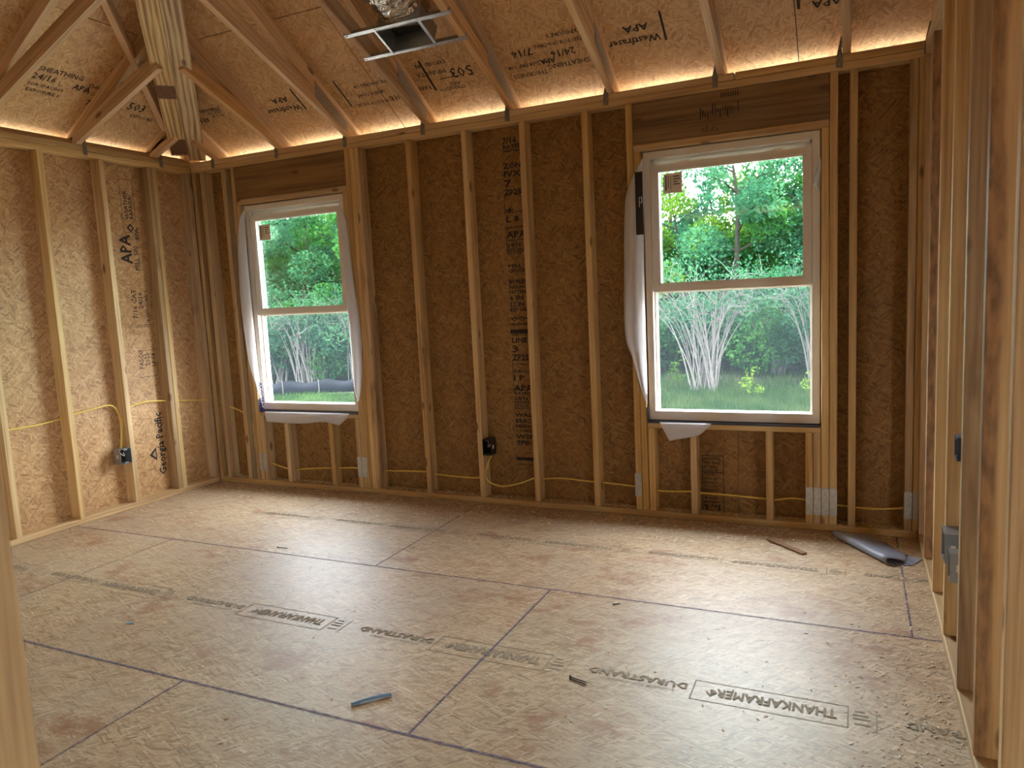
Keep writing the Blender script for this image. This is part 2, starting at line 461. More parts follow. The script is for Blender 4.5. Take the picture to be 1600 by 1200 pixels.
def ground_mat():
    t = NT('dirt_and_grass_ground')
    c, _ = t.coords()
    n = t.noise(c, 0.9, 6, 0.65); f = t.noise(c, 9, 5, 0.7)
    soil = t.ramp(f, [(0.3, srgb(46, 42, 37)), (0.7, srgb(66, 61, 54))])
    gr = t.ramp(f, [(0.3, srgb(22, 34, 20)), (0.7, srgb(36, 50, 28))])
    t.l(t.mix(t.ramp(n, [(0.42, (0, 0, 0)), (0.56, (1, 1, 1))]), soil, gr), t.b.inputs['Base Color'])
    t.b.inputs['Roughness'].default_value = 1.0
    t.b.inputs['Specular IOR Level'].default_value = 0.0
    t.bump(f, 0.6, 0.05)
    return t.m
M['ground'] = ground_mat()
M['bounce_gravel'] = plain('pale_bounce_gravel', srgb(172, 160, 142), 0.95, 0, 0.25, 9)  # pale tone meant to throw daylight up to the eaves and roof

def chalk():
    t = NT('blue_chalk_line')
    c, _ = t.coords()
    n = t.noise(c, 60, 4, 0.7)
    tr = t.n('ShaderNodeBsdfTransparent'); df = t.n('ShaderNodeBsdfDiffuse'); df.inputs[0].default_value = srgb(108, 102, 138)
    mx = t.n('ShaderNodeMixShader'); t.l(t.ramp(n, [(0.3, (0.25, 0.25, 0.25)), (0.7, (0.8, 0.8, 0.8))]), mx.inputs[0])
    t.l(tr.outputs[0], mx.inputs[1]); t.l(df.outputs[0], mx.inputs[2]); t.l(mx.outputs[0], t.out.inputs['Surface'])
    return t.m
M['chalk'] = chalk()

TEXT_N = 0
def text(body, origin, xdir, ydir, size, parent, mat, lift=0.0018, bold=0.0, stretch=1.0, name='printed_lettering', align='LEFT'):
    cu = bpy.data.curves.new('txt', 'FONT')
    cu.body = body; cu.size = 1.0; cu.resolution_u = 1; cu.align_x = align; cu.space_line = 0.85
    tmp = bpy.data.objects.new('txt', cu); COL.objects.link(tmp)
    bpy.context.view_layer.update()
    me = bpy.data.meshes.new_from_object(tmp.evaluated_get(bpy.context.evaluated_depsgraph_get()))
    bpy.data.objects.remove(tmp); bpy.data.curves.remove(cu)
    if bold:                     # heavier strokes: the same glyphs printed again with small shifts
        co = np.empty(len(me.vertices) * 3); me.vertices.foreach_get('co', co); co = co.reshape(-1, 3)
        polys = [tuple(p_.vertices) for p_ in me.polygons]; b_ = min(bold, .03) * 1.4
        V, F = [], []
        for i_, (dx, dy) in enumerate(((0, 0), (b_, 0), (-b_, 0), (0, b_), (0, -b_))):
            k_ = len(V); V += [(q[0] + dx, q[1] + dy, -.002 * i_) for q in co]; F += [tuple(i + k_ for i in p_) for p_ in polys]
        bpy.data.meshes.remove(me); me = bpy.data.meshes.new(name); me.from_pydata(V, [], F)
    me.name = name
    me.materials.clear()
    m = frame_of(origin, xdir, ydir)
    m = m @ Matrix.Translation((0, 0, lift)) @ Matrix.Diagonal((size * stretch, size, size, 1))
    return link(name, me, m, parent, mat)

def line_strip(name, origin, xdir, ydir, rects, parent, mat, lift=0.001):
    """flat printed bars in a frame: (x0,x1,y0,y1)"""
    vs, fs = [], []
    for a, b, c, d in rects:
        k = len(vs); vs += [(a, c, lift), (b, c, lift), (b, d, lift), (a, d, lift)]; fs.append((k, k + 1, k + 2, k + 3))
    me = bpy.data.meshes.new(name); me.from_pydata(vs, [], fs)
    return link(name, me, frame_of(origin, xdir, ydir), parent, mat)

# ---------------------------------------------------------------- dimensions
T = 0.038; D = 0.089
W = 4.853
H = 2.377           # underside of the top plates
TP = H + 2 * T      # 2.453, top of the plates
Z0 = T              # top of the bottom plate
ROOF_C, ROOF_S = 2.57, 0.64     # roof underside: z = C - S*y (back) and C + S*x (left)
FRONT = -3.66       # room side of the partition the camera looks past
HOUSE_Y = -8.0; HOUSE_X = 9.0

# ================================================================ STRUCTURE: floor
floor = rects_mesh('floor', [(-0.1, HOUSE_X, HOUSE_Y, 0.1)], 0.24, Matrix.Translation((0, 0, -0.021)), M['stud_stain'])
tag(floor, kind='structure')
FP = []
def floor_panel(x0, x1, y0, y1):
    g = 0.0008
    o = rects_mesh('subfloor_panel', [(g, x1 - x0 - g, g, y1 - y0 - g)], 0.018, Matrix.Translation((x0, y0, 0)), M['osb_floor'], floor)
    FP.append((x0, x1, y0, y1, o))
ROWY = [0.1, -1.199, -2.395, -3.614, -4.833, -6.05, HOUSE_Y]
XJ = [[-0.1, 2.33, 4.757, 7.19, HOUSE_X], [-0.1, 0.87, 3.30, 5.74, 8.18, HOUSE_X]]
for r in range(len(ROWY) - 1):
    xs = XJ[r % 2]
    for i in range(len(xs) - 1):
        floor_panel(xs[i], xs[i + 1], ROWY[r + 1], ROWY[r])
def panel_at(x, y):
    for a, b, c, d, o in FP:
        if a <= x < b and c <= y < d: return o
    return floor
# chalked joints
line_strip('chalk_line', (0, 0, 0), (1, 0, 0), (0, 1, 0),
           [(0.0, W, -1.204, -1.194), (0.0, W, -2.401, -2.389), (2.326, 2.334, -1.19, -0.01), (4.753, 4.761, -1.19, -0.01),
            (3.295, 3.305, -2.39, -1.2), (0.866, 0.873, -2.39, -1.2), (2.326, 2.335, -3.6, -2.4)], floor, M['chalk'], 0.0012)
# stamped bands
def floor_band(y, x0, n, h, mat):
    for k in range(n):
        x = x0 - k * 1.0
        P = lambda xx: panel_at(xx, y)
        rd, ud = (-1, 0, 0), (0, -1, 0)
        text('THANKAFRAMER®', (x + 0.42, y + h * 0.34, 0), rd, ud, h * 0.95, P(x + 0.2), mat, bold=0.022, stretch=0.405 / (h * 0.95 * 8.6))
        if x + 0.55 < W - 0.2:
            text('DURASTRAND', (x + 0.96, y + h * 0.38, 0), rd, ud, h * 0.72, P(x + 0.75), mat, bold=0.022, stretch=0.37 / (h * 0.72 * 6.9))
            text('pointSIX FLOORING', (x + 0.92, y - h * 0.32, 0), rd, ud, h * 0.3, P(x + 0.75), mat, stretch=1.25)
        elif k == 0:
            text('ASTRAND', (W - .01, y + h * 0.38, 0), rd, ud, h * 0.72, P(4.8), mat, bold=0.022, stretch=(W - .01 - x - .56) / (h * 0.72 * 4.75))
        line_strip('stamp_border', (0, 0, 0), (1, 0, 0), (0, 1, 0),
                   [(x - 0.02, x + 0.45, y + h * 0.82, y + h * 0.86), (x - 0.02, x + 0.45, y - h * 0.86, y - h * 0.82),
                    (x - 0.024, x - 0.02, y - h * 0.86, y + h * 0.86), (x + 0.45, x + 0.454, y - h * 0.86, y + h * 0.86), (x + 0.53, x + 0.533, y - h * 0.86, y + h * 0.86),
                    (x + 0.465, x + 0.515, y - h * 0.1, y + h * 0.02), (x + 0.465, x + 0.51, y + h * 0.2, y + h * 0.3), (x + 0.47, x + 0.515, y - h * 0.5, y - h * 0.4),
                    (x + 0.47, x + 0.50, y + h * 0.5, y + h * 0.6)], P(x + 0.2), mat)
floor_band(-1.83, 4.09, 5, 0.072, M['ink_soft'])
floor_band(-0.60, 3.99, 4, 0.058, M['ink_soft'])

# ================================================================ STRUCTURE: back wall
wall_back = tag(empty('wall_back', (W / 2, 0.05, 0)), kind='structure')
def back_panel(x0, x1, holes=()):
    """strand board on the outside; local X up, local Y = -x"""
    g = 0.0015
    xs = sorted({x0 + g, x1 - g} | {min(max(h[0], x0 + g), x1 - g) for h in holes} | {min(max(h[1], x0 + g), x1 - g) for h in holes})
    zs = sorted({0.0, TP} | {h[2] for h in holes} | {h[3] for h in holes})
    rc = []
    for i in range(len(xs) - 1):
        for j in range(len(zs) - 1):
            cx, cz = (xs[i] + xs[i + 1]) / 2, (zs[j] + zs[j + 1]) / 2
            if any(h[0] < cx < h[1] and h[2] < cz < h[3] for h in holes): continue
            rc.append((zs[j], zs[j + 1], x0 - xs[i + 1], x0 - xs[i]))
    # local x = up, local y = -world x ; x cross y = (0,0,1)x(-1,0,0) = (0,-1,0): faces the room
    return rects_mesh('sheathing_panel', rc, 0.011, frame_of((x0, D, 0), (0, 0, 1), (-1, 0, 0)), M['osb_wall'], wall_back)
HOLE1 = (0.465, 1.386, 0.574, 2.103); HOLE2 = (3.455, 4.394, 0.574, 2.112)
bp = [back_panel(-0.1, 0.319), back_panel(0.319, 1.52, (HOLE1,)), back_panel(1.52, 2.735), back_panel(2.735, 3.954, (HOLE2,)), back_panel(3.954, 5.17, (HOLE2,))]
back_panel(5.17, HOUSE_X)

def wrap_cells(x0, x1, holes):
    xs = sorted({x0, x1} | {h[0] for h in holes} | {h[1] for h in holes}); zs = sorted({-.25, TP} | {h[2] for h in holes} | {h[3] for h in holes}); bx = []
    for i in range(len(xs) - 1):
        for j in range(len(zs) - 1):
            cx, cz = (xs[i] + xs[i + 1]) / 2, (zs[j] + zs[j + 1]) / 2
            if not any(h[0] < cx < h[1] and h[2] < cz < h[3] for h in holes): bx.append((xs[i], xs[i + 1], 0.1045, 0.106, zs[j], zs[j + 1]))
    return bx
boxes_obj('leak_block_wrap', wrap_cells(-.1045, HOUSE_X, [(a_ + .004, b_ - .004, c_ + .004, d_ - .004) for a_, b_, c_, d_ in (HOLE1, HOLE2)]), M['wrap_opaque'], wall_back)  # layer added outside to keep daylight out of the board joints
vboard('bottom_plate', 0.0, W, 0, D, 0, T, M['plate'], wall_back, 'x', .004)
vboard('top_plate', 0.0, W, 0, D, H, H + T, M['plate'], wall_back, 'x', .004)
vboard('top_plate', -D, 3.97, 0, D, H + T + 0.001, TP, M['plate'], wall_back, 'x', .004)
vboard('top_plate', 3.975, W + 0.02, 0, D, H + T + 0.001, TP, M['plate'], wall_back, 'x', .004)
def stud(x0, z0=Z0, z1=H, mat='stud', par=wall_back, nm='stud', lean=0.0):
    return board(nm, (x0 + T / 2, D / 2, z0 + 0.0005), (x0 + T / 2 + lean, D / 2, z1 - 0.0005), T - 0.0012, D, M[mat], par)
stud(0.002, mat='stud_stain'); stud(0.085)
stud(0.300); stud(0.389, mat='stud_stain')
stud(0.4275, z1=HOLE1[3], nm='jack_stud')
for x, m_ in ((1.424, 'stud'), (1.464, 'stud'), (1.504, 'stud_stain')): stud(x, mat=m_)
stud(1.386, z1=HOLE1[3], nm='jack_stud')
stud(1.914, mat='stud_stain', lean=-0.004); stud(2.322); stud(2.715, lean=0.004); stud(3.113)
stud(3.376); stud(3.4155, z1=HOLE2[3], nm='jack_stud', mat='stud')
stud(4.395, z1=HOLE2[3], nm='jack_stud'); stud(4.434, mat='stud')
stud(4.525); stud(4.79, mat='stud_stain'); stud(4.8285)
SILL_B = 0.536
for (a, b) in ((0.465, 1.386), (3.4545, 4.394)):
    vboard('window_sill', a + .001, b - .001, 0, D, SILL_B, 0.573, M['plate'], wall_back, 'x', .004)
for x in (0.467, 0.697, 1.110, 1.347, 3.457, 3.701, 4.113, 4.316, 4.3555):
    stud(x, z1=SILL_B, nm='cripple_stud', mat='stud')
for (a, b, hb) in ((0.4275, 1.424, HOLE1[3]), (3.4145, 4.434, HOLE2[3])):
    vboard('header_plate', a + .001, b - .001, 0, D, hb, hb + T, M['plate'], wall_back, 'x', .004)
    hd = vboard('header', a + .001, b - .001, 0.006, D - 0.004, hb + T + .001, H - .001, M['header'], wall_back, 'x')
# grey mill stamp smears on the right header
line_strip('mill_stamp', (3.9, 0.0055, 2.2), (1, 0, 0), (0, 0, 1),
           [(-0.11 + 0.013 * k + random.uniform(-.003, .003), -0.105 + 0.013 * k, 0.05 + random.uniform(-.02, .02), 0.085 + random.uniform(-.02, .03)) for k in range(16)] +
           [(0.0 + 0.012 * k, 0.006 + 0.012 * k, 0.135, 0.16) for k in range(8)] + [(-0.1 + .011 * k, -0.096 + .011 * k, -0.03, -.03 + .03 * random.random()) for k in range(9)], wall_back, M['ink'], 0.0005)

def nail_plate(x0, x1, z0, z1, y=-0.0015):
    vs = [(x0, y, z0 + .006), (x0, y - .0015, z1 - .004), (x1, y - .001, z1), (x1, y, z0)]
    pts = [(x0, z0 + .004), ((x0 + x1) / 2, z0), (x1, z0 + .005), (x1, z1 - .006), ((x0 * .3 + x1 * .7), z1), (x0, z1 - .003)]
    return prism('nail_plate', pts, 0.0014, frame_of((0, y - .0005, 0), (1, 0, 0), (0, 0, 1)), M['galv'], wall_back)
nail_plate(0.428, 0.463, 0.11, 0.25); nail_plate(0.466, 0.503, 0.105, 0.25)
nail_plate(1.349, 1.384, 0.115, 0.262); nail_plate(1.388, 1.43, 0.115, 0.262)
nail_plate(3.372, 3.41, 0.115, 0.262)
for k in range(4): nail_plate(4.319 + k * 0.0395, 4.355 + k * 0.0395, 0.085, 0.24)
nail_plate(4.79, 4.826, 0.10, 0.247); nail_plate(4.83, 4.852, 0.10, 0.247)

# printing on the back wall boards
def back_text(body, x, z, size, par, bold=0.01, stretch=1.0, mat='ink'):
    return text(body, (x, D, z), (1, 0, 0), (0, 0, 1), size, par, M[mat], 0.0015, bold, stretch)
z = 2.33
colA = [('7/16', .05), ('RATED', .03), ('SHEATHING', .022), ('', .05), ('ZONE', .045), ('IVX', .05), ('7', .06), ('ZP25', .05), ('', .05), ('+', .06), ('L 8', .05), ('', .02), ('EXPOSURE', .022), ('APA', .055), ('SIZED FOR', .02),
        ('24/16', .034), ('EXP 1 000', .024), ('PS 2-18', .022), ('', .05), ('MILL', .03), ('CENTER', .03), ('', .03), ('BUILD', .04), ('NAILING', .03), ('PATTERN', .03), ('6 IN', .04), ('12 IN', .04), ('EDGE', .03), ('', .02),
        ('OOO', .04), ('OOO', .03), ('', .02), ('CENTER', .04), ('LINE', .045), ('3', .06), ('ZP25', .05), ('', .05), ('1 L', .03), ('I P', .05), ('', .01), ('APA', .055), ('RATED', .024), ('24/16', .034), ('EXPOSURE 1', .022),
        ('PS 2-18', .022), ('', .03), ('WALL', .034), ('BRACE', .04), ('METHOD', .03), ('CS-WSP', .03), ('WSP', .04), ('SFB', .04)]
for body, s in colA:
    z -= s * 1.02
    if z < 0.06: break
    if body:
        back_text(body, 2.564, z, s, bp[2], 0.026, min(1.6, 0.135 / (s * 0.62 * max(1, len(body)))))
line_strip('stamp_border', (2.56, D, 0), (1, 0, 0), (0, 0, 1),
           [(0, 0.15, zz, zz + .004) for zz in (1.975, 1.86, 1.74, 1.62, 1.43, 1.2, 1.16, 0.93, 0.905, 0.86, 0.74, 0.62, 0.5, 0.4, 0.25)] +
           [(0, 0.004, 1.86, 1.975), (0, 0.004, 1.62, 1.74), (0, 0.004, 0.74, 0.93), (-.002, .15, 1.105, 1.13), (0, .15, .278, .3)], bp[2], M['ink'], 0.0013)
for k, (body, s) in enumerate([('SHEATHING', .022), ('WALL BRACE', .02), ('8D NAILS', .02), ('6 IN EDGE', .02), ('12 IN FIELD', .018), ('EXPOSURE 1', .02), ('SPAN 24/16', .02), ('7/16 CAT', .02), ('APA PS 2', .022), ('STRENGTH', .02), ('AXIS', .024), ('THIS SIDE', .02), ('UP', .022)]):
    back_text(body, 3.757, 0.342 - k * 0.0235, s, bp[3], 0.016, 0.1 / (s * 0.62 * len(body)))
line_strip('stamp_border', (3.75, D, 0.02), (1, 0, 0), (0, 0, 1), [(0, 0.124, 0.345, 0.349), (0.12, 0.124, 0, 0.345), (0, .004, 0, .345), (0, .12, .245, .25), (0, .12, .07, .074), (.02, .03, 0.01, .055), (.09, .1, .01, .055)], bp[3], M['ink'], 0.0013)

# ================================================================ STRUCTURE: left wall
wall_left = tag(empty('wall_left', (-0.05, -1.8, 0)), kind='structure')
def left_panel(y0, y1):
    g = 0.0015   # local x up, local y = +y -> normal (0,0,1)x(0,1,0) = (-1,0,0); so use -y for a normal into the room
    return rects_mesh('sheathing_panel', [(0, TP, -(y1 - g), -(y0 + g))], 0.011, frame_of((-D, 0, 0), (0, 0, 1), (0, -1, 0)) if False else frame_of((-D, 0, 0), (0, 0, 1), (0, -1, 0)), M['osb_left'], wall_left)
lp = [left_panel(-0.335, 0.089), left_panel(-1.554, -0.335), left_panel(-2.773, -1.554), left_panel(-3.99, -2.773), left_panel(HOUSE_Y, -3.99)]
boxes_obj('leak_block_wrap', [(-.103, -.1015, HOUSE_Y, .1, -.25, TP)], M['wrap_opaque'], wall_left)  # same added layer, blocks daylight at the left wall joints
vboard('bottom_plate', -D, 0, HOUSE_Y, -0.001, 0, T, M['plate'], wall_left, 'y', .004)
vboard('top_plate', -D, 0, HOUSE_Y, -0.001, H, H + T, M['plate'], wall_left, 'y', .004)
vboard('top_plate', -D, 0, HOUSE_Y, -0.001, H + T + .001, TP, M['plate'], wall_left, 'y', .004)
vboard('plate_blocking', -D, -D + T, HOUSE_Y, -0.01, TP + .001, TP + 0.036, M['plate'], wall_left, 'y', .004)
def lstud(yfar, mat='stud', lean=0.0):
    return board('stud', (-D / 2, yfar - T / 2, Z0 + .0005), (-D / 2, yfar - T / 2 + lean, H - .0005), D, T - .001, M[mat], wall_left)
lstud(-0.002, 'stud_stain')
lstud(-0.318, lean=0.010); lstud(-0.357, 'stud_stain', lean=0.010)
lstud(-0.720); lstud(-1.131); lstud(-1.537)
for k in range(5): lstud(-1.945 - 0.4064 * k)

def left_text(body, y, z, size, par, bold=0.01, stretch=1.0, mat='ink', up=True, lift=0.0015):
    """vertical printing that reads upward along the wall"""
    return text(body, (-D, y, z), (0, 0, 1), (0, -1, 0), size, par, M[mat], lift, bold, stretch)
P1 = lp[1]
line_strip('stamp_border', (-D, -0.555, 1.915), (0, 0, 1), (0, -1, 0),
           [(0, 0.37, -0.105, -0.102), (0, 0.37, -0.003, 0), (0, 0.003, -0.105, 0), (0.367, 0.37, -0.105, 0), (-.03, -.027, -.12, .01), (-.045, -.042, -.12, .01)], P1, M['ink'])
left_text('WEATHER\nBARRIER', -0.505, 2.01, 0.042, P1, 0.01)
mk = [(0.03 * math.cos(a), 0.03 * math.sin(a)) for a in np.linspace(0, 2 * math.pi, 5)[:-1]]
prism('printed_emblem', [(a, b) for a, b in mk], 0.0006, frame_of((-D + .0006, -0.50, 1.95), (0, 0, 1), (0, -1, 0)), M['ink'], P1)
prism('printed_emblem', [(a * .55, b * .55) for a, b in mk], 0.0003, frame_of((-D + .0014, -0.50, 1.95), (0, 0, 1), (0, -1, 0)), M['osb_left'], P1)
left_text('APA', -0.515, 1.70, 0.12, P1, 0.02, 0.9)
left_text('MILL 500', -0.455, 1.65, 0.06, P1, 0.006, 0.78)
left_text('APA', -0.44, 1.865, 0.045, P1, 0.012)
left_text('7/16 CAT', -0.515, 1.31, 0.052, P1)
left_text('24/16', -0.465, 1.38, 0.052, P1)
left_text('EXPOSURE 1', -0.418, 1.29, 0.04, P1, 0.004)
left_text('PS 2-18', -0.37, 1.40, 0.04, P1, 0.004)
line_strip('stamp_border', (-D, -0.55, 1.25), (0, 0, 1), (0, -1, 0), [(0, .003, -.15, 0), (.012, .015, -.15, 0), (-.17, -.167, -.15, 0), (-.36, -.357, -.15, 0)], P1, M['ink'])
left_text('PASCO', -0.51, 0.95, 0.052, P1, .006, .85)
left_text('2025', -0.46, 0.97, 0.052, P1, .006, .9)
left_text('19:08', -0.41, 0.955, 0.052, P1, .006, .9)
left_text('Georgia·Pacific', -0.415, 0.155, 0.084, P1, 0.02, 0.92)
prism('printed_emblem', [(0, 0), (0.1, 0), (0.05, 0.06)], 0.0006, frame_of((-D + .0006, -0.485, 0.27), (0, 0, 1), (0, -1, 0)), M['ink'], P1)
prism('printed_emblem', [(0.025, 0.008), (0.075, 0.008), (0.05, 0.035)], 0.0003, frame_of((-D + .0014, -0.485, 0.27), (0, 0, 1), (0, -1, 0)), M['osb_left'], P1)

# ================================================================ STRUCTURE: right partition
wall_right = tag(empty('wall_right', (W + 0.05, -1.8, 0)), kind='structure')
vboard('bottom_plate', W, W + D, -4.9, -0.001, 0, T, M['plate'], wall_right, 'y', .004)
vboard('top_plate', W, W + D, -4.9, -0.001, H, H + T, M['plate'], wall_right, 'y', .004)
vboard('top_plate', W + .0, W + D, -4.9, -0.001, H + T + .001, TP, M['plate'], wall_right, 'y', .004)
def rstud(ynear, mat='stud', lean=0.0):
    return board('stud', (W + D / 2, ynear + T / 2, Z0 + .0005), (W + D / 2, ynear + T / 2 + lean, H - .0005), D, T - .001, M[mat], wall_right)
for k, (yn, m_) in enumerate(((-0.045, 'stud'), (-0.405, 'stud_wane'), (-0.815, 'stud'), (-1.225, 'stud'), (-1.622, 'stud_stain'), (-1.985, 'stud_wane'), (-2.37, 'stud'), (-2.78, 'stud'), (-3.19, 'stud'), (-3.6, 'stud'))):
    rstud(yn, m_)

# ================================================================ STRUCTURE: front partition and the rest of the house (behind the camera)
wall_front = tag(empty('wall_front', (1.8, FRONT - 0.05, 0)), kind='structure')
FD = FRONT - D
vboard('bottom_plate', 0.001, 3.64, FD, FRONT, 0, T, M['plate'], wall_front, 'x')
vboard('top_plate', 0.001, W - .001, FD, FRONT, H, H + T, M['plate'], wall_front, 'x')
for x in (0.02, 0.42, 0.83, 1.24, 1.64, 2.05, 2.46, 2.86, 3.27, 3.56):
    board('stud', (x + T / 2, FRONT - D / 2, Z0 + .0005), (x + T / 2, FRONT - D / 2, H - .0005), T - .001, D, M['stud'], wall_front)
board('jack_stud', (3.64 - T / 2, FRONT - D / 2, Z0 + .0005), (3.64 - T / 2, FRONT - D / 2, H - .0005), T - .001, D, M['stud'], wall_front)

def shell_wall(name, along, fixed, a0, a1, holes, z1=TP):
    """exterior wall of strand board with window openings; along = 'x' or 'y'"""
    cuts = sorted({a0, a1} | {h[0] for h in holes} | {h[1] for h in holes}); zs = sorted({0.0, z1} | {h[2] for h in holes} | {h[3] for h in holes})
    bx = []
    for i in range(len(cuts) - 1):
        for j in range(len(zs) - 1):
            c, zc = (cuts[i] + cuts[i + 1]) / 2, (zs[j] + zs[j + 1]) / 2
            if any(h[0] < c < h[1] and h[2] < zc < h[3] for h in holes): continue
            if along == 'x': bx.append((cuts[i], cuts[i + 1], fixed, fixed + 0.1, zs[j], zs[j + 1]))
            else: bx.append((fixed, fixed + 0.1, cuts[i], cuts[i + 1], zs[j], zs[j + 1]))
    return tag(boxes_obj(name, bx, M['osb_left']), kind='structure')
shell_wall('wall_street', 'x', HOUSE_Y - 0.1, -0.1, HOUSE_X, [(4.6, 6.1, 0.7, 2.1)])
shell_wall('wall_far_side', 'y', HOUSE_X, HOUSE_Y - 0.1, 0.1, [(-6.5, -5.6, 0.8, 2.1)])

# ================================================================ STRUCTURE: roof boarding (the ceiling of the room)
ceiling = tag(empty('ceiling', (2.4, -0.6, 2.7)), kind='structure')
EAVE = 0.46; RIDGE_Y = -4.0
sl = math.sqrt(1 + ROOF_S ** 2)
def clip(poly, a, b, c):
    """keep a*x+b*y<=c"""
    out = []
    for i in range(len(poly)):
        p, q = poly[i], poly[(i + 1) % len(poly)]
        dp, dq = a * p[0] + b * p[1] - c, a * q[0] + b * q[1] - c
        if dp <= 0: out.append(p)
        if dp * dq < 0:
            t = dp / (dp - dq); out.append((p[0] + (q[0] - p[0]) * t, p[1] + (q[1] - p[1]) * t))
    return out
RP = []
rows = [EAVE, -0.665 + 0.0, -0.665 - 1.22 / sl, -0.665 - 2.44 / sl, -0.665 - 3.66 / sl, RIDGE_Y]
rows = [r for r in rows if r >= RIDGE_Y]
def roof_panels(side):
    """side 'back': plan coords (u=x, v=y); side 'left': u=-y, v=-x, so the same layout mirrored over the hip"""
    for r in range(len(rows) - 1):
        v1, v0 = rows[r], rows[r + 1]
        u = -0.6 + (0.0 if r % 2 == 0 else -1.22)
        lim = HOUSE_X + 0.4 if side == 'back' else 8.4
        while u < lim:
            ue = min(u + 2.44, lim)
            g = 0.0025
            pl = clip([(u + g, v0 + g), (ue - g, v0 + g), (ue - g, v1 - g), (u + g, v1 - g)], -1, -1, 0.0)   # u >= -v
            u += 2.44
            if len(pl) < 3: continue
            if side == 'back':
                o = Vector((pl[0][0], pl[0][1], ROOF_C - ROOF_S * pl[0][1]))
                m = frame_of(o, (1, 0, 0), (0, -1, ROOF_S))           # normal = x cross y' = down? (1,0,0)x(0,-1,s) = (0,-s,-1): faces the room
                loc = [(a - pl[0][0], -(b - pl[0][1]) * sl) for a, b in pl]
            else:
                o = Vector((-pl[0][1], -pl[0][0], ROOF_C - ROOF_S * pl[0][1]))
                m = frame_of(o, (0, -1, 0), (1, 0, ROOF_S))           # normal (0,-1,0)x(1,0,s) = (-s,0,1): up, slab built on +z
                loc = [(a - pl[0][0], -(b - pl[0][1]) * sl) for a, b in pl]
            if side == 'back': ob = prism('roof_panel', loc, -0.011, m, M['osb_roof'], ceiling)
            else: ob = prism('roof_panel', loc, 0.011, m, M['osb_roof'], ceiling)
            RP.append((side, u - 2.44, ue, v0, v1, ob))
roof_panels('back'); roof_panels('left')
zr = ROOF_C - ROOF_S * RIDGE_Y
# street-side slope, one continuous deck behind the camera
mesh_obj('roof_deck', [(-0.5, RIDGE_Y, zr + .0), (HOUSE_X + .5, RIDGE_Y, zr), (HOUSE_X + .5, -8.5, ROOF_C - .3), (-0.5, -8.5, ROOF_C - .3),
                       (-0.5, RIDGE_Y, zr + .02), (HOUSE_X + .5, RIDGE_Y, zr + .02), (HOUSE_X + .5, -8.5, ROOF_C - .28), (-0.5, -8.5, ROOF_C - .28)],
         [(0, 1, 2, 3), (7, 6, 5, 4), (0, 4, 5, 1), (1, 5, 6, 2), (2, 6, 7, 3), (3, 7, 4, 0)], M['osb_roof'], ceiling)
mesh_obj('gable_boarding', [(HOUSE_X + .1, 0.1, TP), (HOUSE_X + .1, RIDGE_Y, zr), (HOUSE_X + .1, -8.1, TP), (HOUSE_X + .12, 0.1, TP), (HOUSE_X + .12, RIDGE_Y, zr), (HOUSE_X + .12, -8.1, TP)],
         [(0, 1, 2), (5, 4, 3), (0, 3, 4, 1), (1, 4, 5, 2), (2, 5, 3, 0)], M['osb_roof'], ceiling)

zf = 0.016  # sheet added above the boards to stop daylight leaking through their joints
felt_v = [(EAVE_U, EAVE, ROOF_C - ROOF_S * EAVE + zf) for EAVE_U in (-EAVE, HOUSE_X + .4)] + [(HOUSE_X + .4, RIDGE_Y, zr + zf), (-RIDGE_Y, RIDGE_Y, zr + zf), (-EAVE, -8.4, ROOF_C - ROOF_S * EAVE + zf), (-RIDGE_Y, -8.4, zr + zf)]
mesh_obj('leak_block_felt', felt_v + [(a, b, c + .003) for a, b, c in felt_v],
         [(0, 1, 2, 3), (0, 3, 5, 4), (9, 8, 7, 6), (10, 11, 9, 6), (0, 6, 7, 1), (1, 7, 8, 2), (4, 10, 6, 0)], M['black'], ceiling)

def roof_owner(side, u, v):
    for s, a, b, c, d, o in RP:
        if s == side and a <= u < b and c <= v < d: return o
    return ceiling
def roof_text(body, x, y, size, bold=0.008, stretch=1.0, mat='ink', side='back'):
    if side == 'back':      # upside down as seen from inside: reads toward -x, its top toward the eave
        o = (x, y, ROOF_C - ROOF_S * y)
        return text(body, o, (-1, 0, 0), (0, 1, -ROOF_S), size, roof_owner('back', x, y), M[mat], 0.002, bold, stretch)
    o = (x, y, ROOF_C + ROOF_S * x)
    return text(body, o, (0, 1, 0), (1, 0, ROOF_S), size, roof_owner('left', -y, -x), M[mat], 0.002, bold, stretch)
def roof_bars(x, y, rects, side='back'):
    o = (x, y, ROOF_C - ROOF_S * y)
    return line_strip('stamp_border', o, (-1, 0, 0), (0, 1, -ROOF_S), rects, roof_owner('back', x, y), M['ink'], 0.002)
